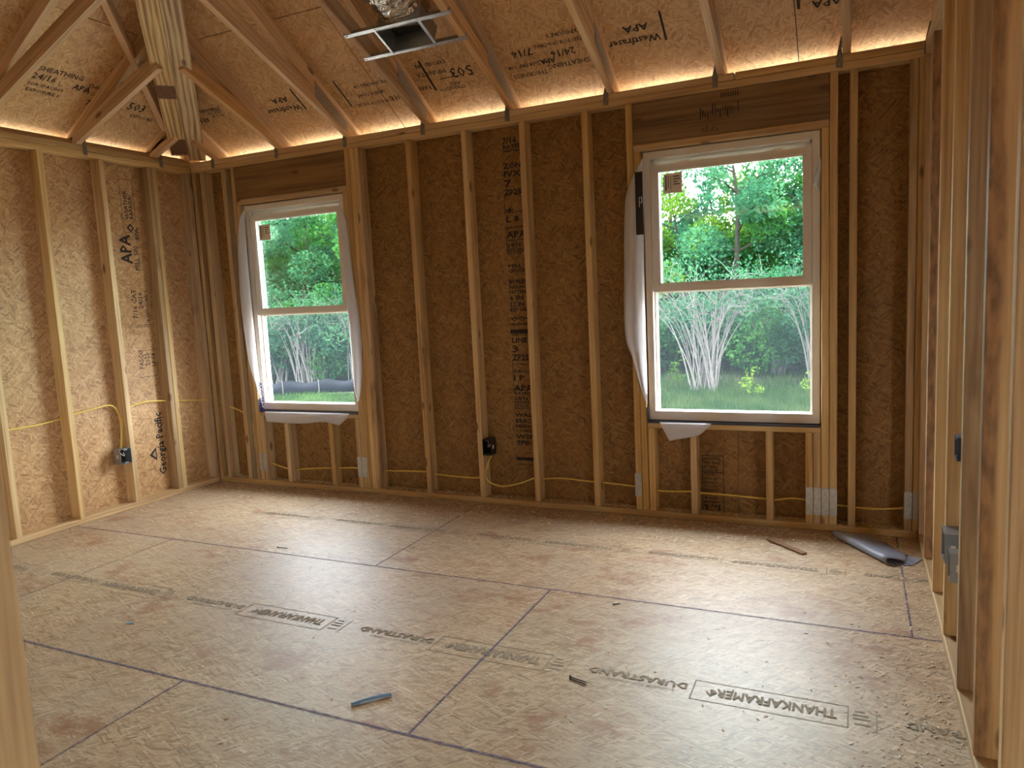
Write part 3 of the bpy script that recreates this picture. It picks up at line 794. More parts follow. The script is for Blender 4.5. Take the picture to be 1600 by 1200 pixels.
for (xa, kind) in ((3.64, 'logo'), (1.23, 'logo'), (4.40, 'bar'), (2.535, 'num'), (3.05, 'spec'), (1.98, 'spec2'), (0.62, 'half')):
    if kind == 'logo':
        roof_text('Westfraser', xa - 0.02, -0.16, 0.062, 0.012)
        roof_text('APA', xa - 0.07, -0.225, 0.06, 0.016, 1.2)
        roof_bars(xa + 0.01, -0.2, [(0, 0.012, -0.08, 0.1)])
    elif kind == 'bar':
        roof_bars(xa - .095, -0.2, [(0, 0.014, -0.1, 0.07)])
        roof_text('APA', xa + 0.09, -0.165, 0.06, 0.016, 1.2)
    elif kind == 'num':
        roof_text('503', xa - 0.02, -0.19, 0.1, 0.006, 1.05)
        roof_text('STRENGTH\n  AXIS', xa - 0.12, -0.085, 0.035, 0.008)
        roof_text('MP-NGTX', xa - 0.19, -0.20, 0.045, 0.006)
        roof_text('EXPOSED PRE', xa - 0.16, -0.25, 0.034, 0.014)
        roof_bars(xa - 0.315, -0.17, [(0, 0.014, -0.12, 0.11), (-.2, -.06, 0.03, 0.036)])
        roof_text('PANEL', xa - 0.34, -0.12, 0.045, 0.006)
    elif kind == 'spec':
        roof_text('SHEATHING', xa + 0.16, -0.105, 0.046, 0.008)
        roof_text('24/16', xa + 0.10, -0.175, 0.064, 0.008)
        roof_text('SIZED FOR SPACING', xa + 0.19, -0.225, 0.034, 0.006)
        roof_text('EXPOSURE 1', xa + 0.17, -0.27, 0.036, 0.012)
        roof_text('APA', xa - 0.03, -0.14, 0.05, 0.014)
        roof_text('THICKNESS', xa - 0.10, -0.08, 0.042, 0.008)
        roof_text('PS 2-18 PRP 108', xa - 0.08, -0.135, 0.036, 0.008)
        roof_text('7/16', xa - 0.14, -0.215, 0.066, 0.01, 1.1)
    elif kind == 'spec2':
        roof_text('FOR ROOF DECK', xa - .08, -0.085, 0.036, 0.01)
        roof_text('GRADE COAT', xa - .10, -0.145, 0.034, 0.01)
        roof_text('MAX SPACING 1/8', xa - .02, -0.205, 0.034, 0.012)
        roof_text('7/16', xa + 0.0, -0.10, 0.06, 0.006)
        roof_bars(xa - 0.40, -0.16, [(0, 0.01, -0.12, 0.1)])
    else:
        roof_text('7/16', xa - 0.03, -0.25, 0.05, 0.006)
        roof_text('PS 2-18\nPRP 108\nTHICKNESS', xa - 0.05, -0.2, 0.034, 0.008)
        roof_text('APA', xa - 0.2, -0.19, 0.055, 0.01)
roof_text('SHEATHING', 0.30, -1.30, 0.05, 0.008, side='left')
roof_text('24/16', 0.245, -1.31, 0.062, 0.008, side='left')
roof_text('FOR SPACING', 0.20, -1.31, 0.034, 0.006, side='left')
roof_text('EXPOSURE 1', 0.16, -1.30, 0.036, 0.012, side='left')
roof_text('APA', 0.235, -1.06, 0.06, 0.012, side='left')
roof_text('THICKNESS', 0.27, -0.98, 0.042, 0.008, side='left')
roof_text('PS 2-18', 0.225, -0.98, 0.036, 0.008, side='left')
roof_text('7/16', 0.155, -0.93, 0.062, 0.008, side='left')
roof_text('503', 0.19, -0.66, 0.09, 0.008, side='left')
roof_text('EXPOSURE', 0.14, -0.60, 0.036, 0.012, side='left')

# ================================================================ OBJECTS: windows
def window(name, x0, x1, z0, z1, zm):
    w = tag(empty(name, ((x0 + x1) / 2, 0.07, z0)), kind='structure')
    F = 0.038; yi, yo = 0.026, 0.104
    # stepped frame with sash tracks
    boxes_obj('frame', [(x0, x0 + F, yi, yo, z0, z1), (x1 - F, x1, yi, yo, z0, z1), (x0 + F, x1 - F, yi, yo, z1 - F, z1), (x0 + F, x1 - F, yi, yo, z0, z0 + 0.052)], M['vinyl'], w)
    boxes_obj('sash_track', [(x0 + F, x0 + F + .012, yi + .036, yi + .042, z0 + .052, z1 - F), (x1 - F - .012, x1 - F, yi + .036, yi + .042, z0 + .052, z1 - F),
                             (x0 + F, x0 + F + .012, yo - .008, yo - .001, z0 + .052, z1 - F), (x1 - F - .012, x1 - F, yo - .008, yo - .001, z0 + .052, z1 - F),
                             (x0 + F, x1 - F, yi + .036, yi + .042, z1 - F - .012, z1 - F)], M['vinyl'], w)
    boxes_obj('nailing_flange', [(x0 - .035, x0, yo - .003, yo, z0 - .03, z1 + .03), (x1, x1 + .035, yo - .003, yo, z0 - .03, z1 + .03), (x0, x1, yo - .003, yo, z1, z1 + .03), (x0, x1, yo - .003, yo, z0 - .03, z0)], M['vinyl'], w)
    def sash(nm, a, b, c, d, ya, yb, st, rail_b, rail_t):
        s = boxes_obj(nm, [(a, a + st, ya, yb, c, d), (b - st, b, ya, yb, c, d), (a + st, b - st, ya, yb, c, c + rail_b), (a + st, b - st, ya, yb, d - rail_t, d),
                           (a + st, a + st + .008, ya + .006, yb - .006, c + rail_b, d - rail_t), (b - st - .008, b - st, ya + .006, yb - .006, c + rail_b, d - rail_t),
                           (a + st, b - st, ya + .006, yb - .006, c + rail_b, c + rail_b + .008), (a + st, b - st, ya + .006, yb - .006, d - rail_t - .008, d - rail_t)], M['vinyl'], w)
        ym = (ya + yb) / 2
        boxes_obj('pane', [(a + st, b - st, ym - .002, ym + .002, c + rail_b, d - rail_t)], M['glass'], s)
        return s
    a, b = x0 + F + .002, x1 - F - .002
    sash('upper_sash', a, b, zm - 0.01, z1 - F - .002, yi + .045, yi + .069, 0.036, 0.034, 0.036)
    s = sash('raised_sash', a, b, zm, z1 - F - 0.034, yi + .006, yi + .034, 0.036, 0.04, 0.036)
    for xl in (a + .16, b - .2):
        prism('tilt_latch', [(0, 0), (.012, .009), (.05, .011), (.062, 0)], 0.016, frame_of((xl, yi + .026, z1 - F - 0.0345), (1, 0, 0), (0, 0, 1)), M['vinyl'], s)
    boxes_obj('sash_lift', [((a + b) / 2 - .05, (a + b) / 2 + .05, yi + .0, yi + .006, zm + .004, zm + .010)], M['vinyl'], s)
    boxes_obj('insect_screen', [(a, b, yo - .0055, yo - .0048, z0 + .05, zm - .0)], M['screen'], w)
    lab = boxes_obj('glass_label', [(a + 0.070, a + 0.175, yi + .0165, yi + .0172, zm + .545, zm + .655)], M['paper'], s)
    line_strip('label_print', (a + 0.070, yi + .0165, zm + .545), (1, 0, 0), (0, 0, 1),
               [(.012, .018, .015, .1), (.026, .03, .03, .1), (.04, .043, .02, .095), (.055, .09, .088, .094), (.055, .095, .074, .079), (.055, .08, .06, .065), (.055, .092, .046, .051)], s, M['ink'], 0.0006)
    return w
window('window_1', 0.472, 1.380, 0.582, 2.094, 1.292)
window('window_2', 3.463, 4.388, 0.582, 2.106, 1.325)

# ================================================================ OBJECTS: trusses
def truss(x, label, ymax=RIDGE_Y, gus=True, mat='truss', grp='scissor trusses over the back wall'):
    """x is the middle of the member thickness; ymax where it ends (hip or ridge)"""
    t = tag(empty('roof_truss', (x, 0.04, TP)), label, 'truss', grp)
    m = frame_of((x + T / 2, 0, 0), (0, 1, 0), (0, 0, 1))    # local x = +y, local y = z, normal +x
    e = 0.0015
    dv = 0.089 * sl
    tl = lambda y: ROOF_C - e - dv - ROOF_S * y
    tu = lambda y: ROOF_C - e - ROOF_S * y
    yb = (TP - (ROOF_C - e - dv)) / -ROOF_S
    prism('top_chord', [(EAVE, tu(EAVE)), (EAVE, tl(EAVE) + .02), (0.105, tl(.105)), (0.105, TP + .001), (yb, TP + .001), (ymax, tl(ymax)), (ymax, tu(ymax))], -T, m, M['chord_back_top'], t)
    bs = 0.43; y0 = -0.02
    bl = lambda y: TP + .001 + bs * (y0 - y)
    bu = lambda y: bl(y) + 0.098
    yx = (bu(0) - tl(0)) / (ROOF_S - bs) * -1
    pts = [(yb - .002, TP + .001), (y0, TP + .001), (ymax, bl(ymax)), (ymax, min(bu(ymax), tl(ymax) - .002))]
    if ymax < yx: pts.append((yx, bu(yx) - .002))
    prism('bottom_chord', pts, -T, m, M['chord_back_low'], t)
    if gus:
        gp = [(-0.335, 2.63), (-0.335, 2.735), (-0.03, 2.535), (-0.03, 2.475), (-0.10, 2.497)]
        prism('gusset_plate', gp, 0.0014, m, M['gusset'], t, z0=0.0004)
        prism('gusset_plate', gp, -0.0014, m, M['gusset'], t, z0=-T - .0004)
    # steel tie down to the plate: strap on the plate face and twisted leg up the side of the chord
    tie = [(-0.014, -0.062), (0.016, -0.066), (0.018, -0.01), (0.012, 0.03), (0.022, 0.075), (0.008, 0.085), (-0.004, 0.03), (-0.012, -0.01)]
    prism('hurricane_tie', tie, 0.0016, frame_of((x - T / 2 - 0.016, -0.0018, TP), (1, 0, 0), (0, 0, 1)), M['tie'], t)
    return t
TX = [1.472, 2.085, 2.680, 3.300, 3.905, 4.510]
TL = ['scissor truss with long sloping chords, right beside the corner jack trusses', 'scissor truss carrying the left ends of the metal duct rails', 'scissor truss carrying the right ends of the metal duct rails',
      'scissor truss next right of the duct, over the bare wall bays', 'scissor truss landing above the left half of the right window', 'scissor truss landing above the right edge of the right window']
for x, l_ in zip(TX, TL): truss(x, l_)
truss(4.895, 'truss standing on the right stud partition beside the corner', gus=False)
truss(0.875, 'longer jack truss from back wall to hip, left of the window header', ymax=-0.80, gus=False, grp='corner jack trusses')
truss(0.265, 'short jack truss at the back wall close to the hip', ymax=-0.20, gus=False, grp='corner jack trusses')

def left_jack(y, label, xmax):
    t = tag(empty('jack_truss', (0.0, y, TP)), label, 'truss', 'left wall jack trusses')
    m = frame_of((0, y + T / 2, 0), (1, 0, 0), (0, 0, 1))     # normal = x cross z = -y : faces the camera; slab to +y is -z
    e = .0015; dv = 0.089 * sl
    tu = lambda x: ROOF_C - e + ROOF_S * x
    tl = lambda x: tu(x) - dv
    prism('top_chord', [(-0.45, tu(-.45)), (-.45, tl(-.45) + .02), (-.105, tl(-.105)), (-.105, TP + .04), (0.0, TP + .045), (xmax, tl(xmax)), (xmax, tu(xmax))], T, m, M['chord_left_top'], t)
    b = lambda x: TP + .002 + .40 * (x + .015)
    prism('bottom_chord', [(-.045, TP + .001), (0.0, TP + .001), (xmax, b(xmax)), (xmax, min(b(xmax) + .097, tl(xmax) - .003)), (min(.28, xmax * .7), b(min(.28, xmax * .7)) + .085), (-.02, TP + .05)], T, m, M['chord_left_low'], t)
    tie = [(-0.014, -0.062), (0.016, -0.066), (0.016, -0.01), (0.012, 0.05), (0.002, 0.055), (-0.012, -0.01)]
    prism('hurricane_tie', tie, 0.0016, frame_of((0.002, y + T / 2 + 0.018, TP), (0, 1, 0), (0, 0, 1)), M['tie'], t)
left_jack(-0.885, 'pale jack truss rising from the left wall plate to the hip', 0.80)
left_jack(-0.30, 'short pale jack truss next to the hip foot on the left plate', 0.22)
left_jack(-1.49, 'long jack truss crossing the top left corner of the view', 1.40)

# hip: two flat planks side by side following the diagonal, and the rafter above them
hip = tag(empty('hip_girder', (0, 0, TP)), 'thick doubled hip rafter climbing out of the back left corner', 'rafter')
hd_ = Vector((1, -1, 0)).normalized(); hs = Vector((1, 1, 0)).normalized()
for k, sgn in enumerate((-1, 1)):
    lo = hd_ * (0.10 if sgn < 0 else 0.03) + hs * (sgn * 0.058) + Vector((0, 0, TP + .022 + 0.295 * (0.10 if sgn < 0 else 0.03)))
    hi = hd_ * 4.6 + hs * (sgn * 0.058) + Vector((0, 0, TP + .022 + 0.295 * 4.6))
    board('hip_plank', lo, hi, 0.114, T, M['hip'], hip, hs)
# brown end-stain patch on the left plank
for dd, ln in ((0.84, .15), (0.13, .22)):
    c0 = hd_ * dd + hs * (-0.058) + Vector((0, 0, TP + .0018 + 0.295 * dd)); 
    dirv = (hd_ + Vector((0, 0, .295))).normalized(); nrm = hs.cross(dirv)
    mm = frame_of(c0, hs, dirv)
    off = -1 if (mm.to_3x3() @ Vector((0, 0, 1))).z > 0 else 1
    line_strip('stain_patch', c0 + Vector((0, 0, 0)), hs, dirv, [(-.055, .055, 0, ln)], hip, M['darkwood'], 0.0005 * off)
boxes_obj('corner_leak_block', [(-D, .01, -.01, D, TP + .001, TP + .075)], M['plate'], hip)  # block added behind the hip foot to close a bright daylight gap
raf = tag(board('hip_jack_rafter', (0.19, -0.36, 2.632), (1.36, -1.94, 3.378), 0.038, 0.08, M['truss'], None, (0.8, 0.6, 0)),
          'rafter slanting up left just behind the doubled hip rafter', 'rafter')

# ================================================================ OBJECTS: duct boot
duct = tag(empty('duct_boot', (2.38, -0.66, 2.7)), 'galvanised duct boot with foil duct hung between two trusses', 'duct')
bn = Vector((0, -0.43, -1)).normalized(); bt = Vector((0, -1, 0.43)).normalized()
def bz(y): return TP + .001 + 0.43 * (-0.02 - y)
for yy in (-0.585, -0.755):
    a = Vector((2.055, yy, bz(yy))) + bn * .0015; b = Vector((2.71, yy, bz(yy))) + bn * .0015
    board('hanger_rail', a, b, 0.022, 0.0025, M['galv'], duct, bt, 0.0004)
    board('hanger_rail_lip', a + bt * .011 - bn * .010, b + bt * .011 - bn * .010, 0.0018, 0.022, M['galv'], duct, bt, 0.0003)
    for xx in (2.065, 2.25, 2.51, 2.70):
        vs, fs = tube_geo([Vector((xx, yy, bz(yy))) + bn * .003, Vector((xx, yy, bz(yy))) + bn * .006], .005, 8)
        mesh_obj('screw', vs, fs, M['galv'], duct)
bc = Vector((2.38, -0.67, bz(-.67)))
for sx in (-1, 1):
    a = bc + Vector((sx * .13, 0, 0)) - bt * .085 ; b = bc + Vector((sx * .13, 0, 0)) + bt * .085
    board('boot_side', a - bn * .05, b - bn * .05, 0.002, 0.11, M['galv'], duct, (1, 0, 0), 0)
    board('boot_flange', a + Vector((sx * .006, 0, 0)), b + Vector((sx * .006, 0, 0)), 0.016, 0.002, M['galv'], duct, (1, 0, 0), 0)
for s_ in (-1, 1):
    a = bc + bt * (s_ * .085) - Vector((.13, 0, 0)); b = bc + bt * (s_ * .085) + Vector((.13, 0, 0))
    board('boot_end', a - bn * .05, b - bn * .05, 0.002, 0.11, M['galv'], duct, bt, 0)
top = bc - bn * .105
board('boot_top', top - bt * .085, top + bt * .085, 0.262, 0.002, M['black'], duct, (1, 0, 0), 0)
# foil-wrapped duct leaving upward toward the ridge
pts = [bc - bn * .09, bc - bn * .13 + bt * .02, bc - bn * .15 + bt * .14, bc - bn * .12 + bt * .30, bc - bn * .13 + bt * .55, bc - bn * .16 + bt * .9]
pp = catmull(pts, 10)
rr = [0.125 + 0.012 * math.sin(i * 2.1) + random.uniform(-.006, .006) for i in range(len(pp))]
vs, fs = tube_geo(pp, rr, 20)
vs = [v + Vector((random.uniform(-1, 1), random.uniform(-1, 1), random.uniform(-1, 1))) * .006 for v in vs]
mesh_obj('foil_duct', vs, fs, M['foil'], duct, smooth=True)

# ================================================================ OBJECTS: electrical
def outlet_box(label, o, ex, ey, w, h, d, mat, open_face=True):
    """box with open front; o = lower-left-front corner, ex across, ey up, front normal = ex x ey"""
    t = tag(empty('outlet_box', o), label, 'electrical box', 'electrical boxes on the studs')
    m = frame_of(o, ex, ey); th = 0.0025
    def bx(name, a, b, c, e, f, g, mt):
        vs = [(a, c, f), (b, c, f), (b, e, f), (a, e, f), (a, c, g), (b, c, g), (b, e, g), (a, e, g)]
        fs = [(3, 2, 1, 0), (4, 5, 6, 7), (0, 1, 5, 4), (1, 2, 6, 5), (2, 3, 7, 6), (3, 0, 4, 7)]
        return mesh_obj(name, vs, fs, mt, t, m)
    bx('back', 0, w, 0, h, -d, -d + th, M['black'])
    bx('side', 0, th, 0, h, -d, 0, mat); bx('side', w - th, w, 0, h, -d, 0, mat)
    bx('top', th, w - th, h - th, h, -d, 0, mat); bx('bottom', th, w - th, 0, th, -d, 0, mat)
    bx('screw_tab', w * .35, w * .65, h - .012, h - th, -.004, 0, mat); bx('screw_tab', w * .35, w * .65, th, .012, -.004, 0, mat)
    bx('side_label', -0.0008, 0, h * .38, h * .62, -d * .55, -d * .3, M['paper'])
    bx('side_label', w, w + 0.0008, h * .38, h * .62, -d * .55, -d * .3, M['paper'])
    vs, fs = tube_geo(catmull([Vector((w * .3, h * .8, -d * .8)), Vector((w * .5, h * .5, -d * .3)), Vector((w * .7, h * .7, -d * .7))], 6), .003, 6)
    mesh_obj('wire_end', vs, fs, M['vinyl'], t, m, smooth=True)
    return t
# left wall box: front faces +x ; ex x ey = +x -> ex=(0,1,0), ey=(0,0,1)
outlet_box('grey metal outlet box on the left wall stud', (0.008, -0.845, 0.325), (0, 1, 0), (0, 0, 1), 0.086, 0.105, 0.07, M['boxgrey'])
# back wall box: front faces -y ; ex=(1,0,0), ey=(0,0,1)
outlet_box('black outlet box at the foot of the back wall between studs', (2.3625, -0.008, 0.322), (1, 0, 0), (0, 0, 1), 0.062, 0.105, 0.07, M['black'])
# right wall boxes: front faces -x ; ex=(0,-1,0), ey=(0,0,1)
outlet_box('grey metal box, upper of the pair on the right partition', (W - 0.012, -1.227, 0.345), (0, -1, 0), (0, 0, 1), 0.10, 0.105, 0.06, M['boxgrey'])
outlet_box('slim grey metal box, lower of the pair on the right partition', (W - 0.008, -1.40, 0.325), (0, -1, 0), (0, 0, 1), 0.055, 0.10, 0.06, M['boxgrey'])
outlet_box('blue plastic box higher up on the right partition stud', (W - 0.010, -1.522, 0.765), (0, -1, 0), (0, 0, 1), 0.06, 0.075, 0.07, M['bluebox'])

CY = 0.048
def back_cable(pts, label, y=CY):
    o = tube('yellow_cable', [(a, y if len(q) == 0 else q[0], b) for a, b, *q in pts], 0.0052, M['cable'])
    return tag(o, label, 'cable', 'yellow electrical cables')
back_cable([(0.0, .64, .0), (0.06, .62), (0.125, .592), (0.24, .555), (0.32, .50), (0.345, .4), (0.35, .28), (0.40, .19), (0.468, .168), (0.56, .145), (0.654, .125), (0.735, .124), (0.9, .14), (1.07, .153), (1.31, .166), (1.56, .161), (1.73, .168), (1.89, .171), (1.955, .161), (2.12, .152), (2.29, .155), (2.345, .19), (2.375, .27), (2.385, .318)],
           'yellow cable sagging along the back wall under the left window')
back_cable([(2.405, .322), (2.372, .25, .02), (2.364, .19, .01), (2.385, .145, .01), (2.43, .122, .02), (2.491, .114, .03), (2.60, .138), (2.69, .173), (2.756, .175), (2.90, .186), (3.09, .177), (3.15, .177), (3.35, .166), (3.49, .148), (3.69, .156), (3.745, .152), (3.92, .15), (4.10, .144), (4.15, .14), (4.23, .155), (4.31, .155), (4.48, .136), (4.53, .133), (4.567, .129), (4.7, .132), (4.82, .149), (4.85, .15)],
           'yellow cable looping from the black box to the right corner')
o = tube('yellow_cable', [(-.05, y, z_) for y, z_ in [(-3.2, .70), (-2.4, .69), (-1.506, .689), (-1.333, .689), (-1.166, .704), (-1.091, .717), (-.95, .73), (-.865, .738), (-.82, .728), (-.79, .69), (-.772, .62), (-.775, .54), (-.79, .45), (-.80, .425)]], 0.0052, M['cable'])
tag(o, 'yellow cable on the left wall bending down into the metal box', 'cable', 'yellow electrical cables')
o = tube('yellow_cable', [(-.05, y, z_) for y, z_ in [(-.785, .43), (-.768, .55), (-.752, .64), (-.70, .695), (-.62, .714), (-.52, .716), (-.34, .694), (-.255, .681), (-.13, .665), (-.034, .653)]], 0.0052, M['cable'])
tag(o, 'short yellow cable from the metal box toward the left corner', 'cable', 'yellow electrical cables')

# ================================================================ OBJECTS: house wrap flaps around the windows
def sheet(name, rowsA, rowsB, bulge, mat, label, n=8, cols=8, y0=-0.004):
    """sheet between two polylines (x,z) in the wall plane, bulging into the room"""
    A = catmull([Vector((a, 0, b)) for a, b in rowsA], n); B = catmull([Vector((a, 0, b)) for a, b in rowsB], n)
    L = max(len(A), len(B))
    smp = lambda P, t: P[0] if t <= 0 else (P[-1] if t >= 1 else P[int(t * (len(P) - 1))].lerp(P[int(t * (len(P) - 1)) + 1], t * (len(P) - 1) % 1))
    vs, fs = [], []
    for i in range(L):
        t = i / (L - 1)
        a, b = smp(A, t), smp(B, t)
        for k in range(cols + 1):
            s = k / cols
            q = a.lerp(b, s)
            yy = y0 - bulge * math.sin(math.pi * s) * math.sin(math.pi * min(1, t * 1.05)) ** 0.6 - 0.0025 * math.sin(7 * t + 5 * s) - .004
            vs.append(Vector((q.x, yy, q.z)))
    c1 = cols + 1
    for i in range(L - 1):
        for k in range(cols):
            fs.append((i * c1 + k, i * c1 + k + 1, (i + 1) * c1 + k + 1, (i + 1) * c1 + k))
    o = mesh_obj(name, vs, fs, mat, smooth=True)
    md = o.modifiers.new('thickness', 'SOLIDIFY'); md.thickness = 0.0008; md.offset = 0
    return tag(o, label, 'house wrap', 'house wrap flaps at the windows') if label else o
sheet('house_wrap_flap', [(0.505, 2.06), (0.448, 1.965), (0.407, 1.735), (0.388, 1.36), (0.416, 0.973), (0.479, 0.755), (0.515, 0.60)],
      [(0.506, 2.06), (0.50, 1.965), (0.498, 1.735), (0.498, 1.36), (0.50, 0.973), (0.505, 0.755), (0.516, 0.60)], 0.035, M['wrap'], 'white house wrap curling along the left side of the left window')
sheet('house_wrap_flap', [(1.372, 1.985), (1.366, 1.883), (1.366, 1.536), (1.366, 1.229), (1.368, 0.964), (1.372, 0.785), (1.392, 0.66)],
      [(1.375, 1.985), (1.410, 1.883), (1.432, 1.536), (1.460, 1.229), (1.458, 0.964), (1.435, 0.785), (1.400, 0.66)], 0.02, M['wrap'], 'white house wrap strip along the right side of the left window')
f1 = sheet('house_wrap_flap', [(0.53, 0.570), (0.75, 0.571), (1.0, 0.572), (1.316, 0.572)], [(0.535, 0.492), (0.75, 0.486), (0.907, 0.49), (1.0, .50), (1.084, 0.505), (1.15, .498), (1.215, 0.487), (1.25, .51), (1.30, 0.545)], 0.012, M['wrap'], 'white house wrap hanging over the sill of the left window')
text('WINDOW', (0.532, -0.016, 0.56), (0, 0, 1), (-1, 0, 0), 0.05, f1, M['ink_blue'], 0.0, 0.02)
f2 = sheet('house_wrap_flap', [(3.470, 2.07), (3.437, 2.02), (3.382, 1.913), (3.359, 1.79), (3.345, 1.466), (3.338, 1.097), (3.379, 0.947), (3.42, 0.796), (3.456, 0.68)],
           [(3.474, 2.07), (3.472, 2.02), (3.472, 1.913), (3.470, 1.79), (3.464, 1.466), (3.462, 1.097), (3.462, 0.947), (3.462, 0.796), (3.46, 0.68)], 0.045, M['wrap'], 'large white house wrap flap bulging left of the right window')
tp = boxes_obj('flashing_tape', [(3.437, 3.480, -0.058, -0.0555, 1.648, 1.992)], M['black'])
tag(tp, 'black flashing tape strip on the wrap beside the right window', 'tape')
line_strip('tape_print', (3.445, -0.058, 1.80), (1, 0, 0), (0, 0, 1), [(0.012, .016, 0, .05), (.012, .03, .05, .054), (.026, .03, .02, .05), (.012, .028, .022, .026)], tp, M['vinyl'], 0.0008)
sheet('house_wrap_flap', [(4.394, 1.967), (4.375, 1.915), (4.360, 1.86), (4.352, 1.828)], [(4.396, 1.967), (4.394, 1.90), (4.39, 1.84), (4.385, 1.80)], 0.012, M['wrap'], 'small white house wrap scrap at the right jamb of the right window', cols=5)
sheet('house_wrap_flap', [(3.53, 0.573), (3.62, 0.573), (3.72, 0.573), (3.825, 0.573)], [(3.583, 0.463), (3.64, 0.477), (3.694, 0.488), (3.756, 0.505), (3.80, .545)], 0.012, M['wrap'], 'torn white house wrap corner hanging under the right window')
# dark self-adhesive flashing pans on the two sills
for (a, b, lb) in ((0.47, 1.382, 'dark sill flashing strip under the left window'), (3.458, 4.392, 'dark sill flashing strip under the right window')):
    tag(boxes_obj('sill_flashing', [(a, b, -0.003, 0.1, 0.5738, 0.5775), (a, a + .003, -0.003, 0.1, 0.5775, 0.66), (a, b, -.0035, -.0015, .566, .5775)], M['sillflash']), lb, 'flashing')

# ================================================================ OBJECTS: on the floor
# folded grey membrane: roll along its near edge, then a flat flap
ax = Vector((0.243, -0.352, 0)).normalized(); pr = Vector((-ax.y, ax.x, 0))
if pr.x < 0: pr = -pr
prof = []
for k in range(13):
    a = math.radians(250 - k * 26)
    prof.append((0.026 + 0.026 * math.cos(a) * (1 - .01 * k), 0.028 + 0.026 * math.sin(a)))
prof = prof[::-1][2:]
prof = [(p_[0], p_[1]) for p_ in prof]
top_i = max(range(len(prof)), key=lambda i: prof[i][1])
prof = [(0.012, 0.006)] + [(0.018 - 0.018 * math.sin(t), 0.020 - 0.018 * math.cos(t)) for t in np.linspace(0.0, math.pi, 9)] + [(0.04, 0.034), (0.07, 0.025), (0.11, 0.014), (0.16, 0.007), (0.2, 0.004)]
o0 = Vector((4.452, -0.095, 0.0))
vs, fs = [], []
NL = 9
for i in range(NL):
    s = 0.425 * i / (NL - 1)
    for j, (u, h_) in enumerate(prof):
        sk = 0.06 * u * 0
        lim = 0.19 + 0.02 * math.sin(i) if i < 7 else 0.19 - .05 * (i - 6)
        uu = min(u, lim)
        vs.append(o0 + ax * (s + .10 * uu) + pr * uu + Vector((0, 0, max(.003, h_) + .002 * math.sin(i * 1.7 + j))))
n_ = len(prof)
for i in range(NL - 1):
    for j in range(n_ - 1): fs.append((i * n_ + j, (i + 1) * n_ + j, (i + 1) * n_ + j + 1, i * n_ + j + 1))
gs = mesh_obj('grey_membrane', vs, fs, M['greysheet'], smooth=True)
md = gs.modifiers.new('thickness', 'SOLIDIFY'); md.thickness = 0.0015
tag(gs, 'folded grey membrane sheet lying on the floor in the right corner', 'membrane sheet')
lo = o0 + ax * 0.36
fl = [lo + pr * .02, lo + ax * .085 + pr * .03, lo + ax * .10 + pr * .12, lo + ax * .05 + pr * .20, lo + pr * .17]
me_v = [(q.x, q.y, 0.003) for q in fl] + [(q.x, q.y, 0.0045) for q in fl]
mesh_obj('membrane_underside', me_v, [(4, 3, 2, 1, 0), (5, 6, 7, 8, 9)] + [(i, (i + 1) % 5, (i + 1) % 5 + 5, i + 5) for i in range(5)], M['greysheet'], gs)
line_strip('printed_grid', lo + Vector((0, 0, .0045)), ax, pr, [(.02 * k, .02 * k + .0025, .03, .15) for k in range(1, 5)] + [(0, .09, .04 + .03 * k, .0425 + .03 * k) for k in range(4)], gs, M['ink'], 0.0006 if ax.cross(pr).z > 0 else -0.0006)

a = Vector((4.15, -0.235, 0.008)); b = Vector((4.335, -0.405, 0.006))
tag(board('wood_lath', a, b, 0.032, 0.008, M['lath'], None, (0.7, 0.75, 0), .001), 'thin brown wood strip on the floor under the right window', 'wood strip')
tag(tube('wire_offcut', [(3.03, -2.322, .006), (3.06, -2.285, .008), (3.095, -2.245, .008), (3.122, -2.222, .007)], 0.0062, M['bluewire']), 'short blue wire offcut lying on the near floor', 'wire')
def nail(x, y, ang, l, label):
    d = Vector((math.cos(ang), math.sin(ang), 0))
    p0 = Vector((x, y, .0035)); vs, fs = tube_geo([p0, p0 + d * l * .85, p0 + d * l], [.0022, .0022, .0003], 6)
    h0, g0 = tube_geo([p0 - d * .0015, p0], .0045, 8); k = len(vs); vs += [v + Vector((0, 0, .0012)) for v in h0]; fs += [tuple(i + k for i in f) for f in g0]
    tag(mesh_obj('nail', vs, fs, M['nail']), label, 'nail', 'loose nails on the floor')
nail(3.655, -1.900, -0.25, .075, 'dark nail on the floor right of the blue wire, upper of two')
nail(3.660, -1.912, -0.30, .075, 'dark nail on the floor right of the blue wire, lower of two')
nail(1.62, -1.13, 0.1, .07, 'dark nail beside the far chalk line')
nail(3.62, -1.27, 0.6, .03, 'short dark nail stub in the middle of the floor')
tag(prism('paper_scrap', [(0, 0), (.03, .004), (.036, .014), (.01, .018)], .002, frame_of((1.67, -2.13, .001), (1, .2, 0), (0, 1, 0)), M['bluewire']), 'tiny pale blue scrap on the left floor', 'scrap')
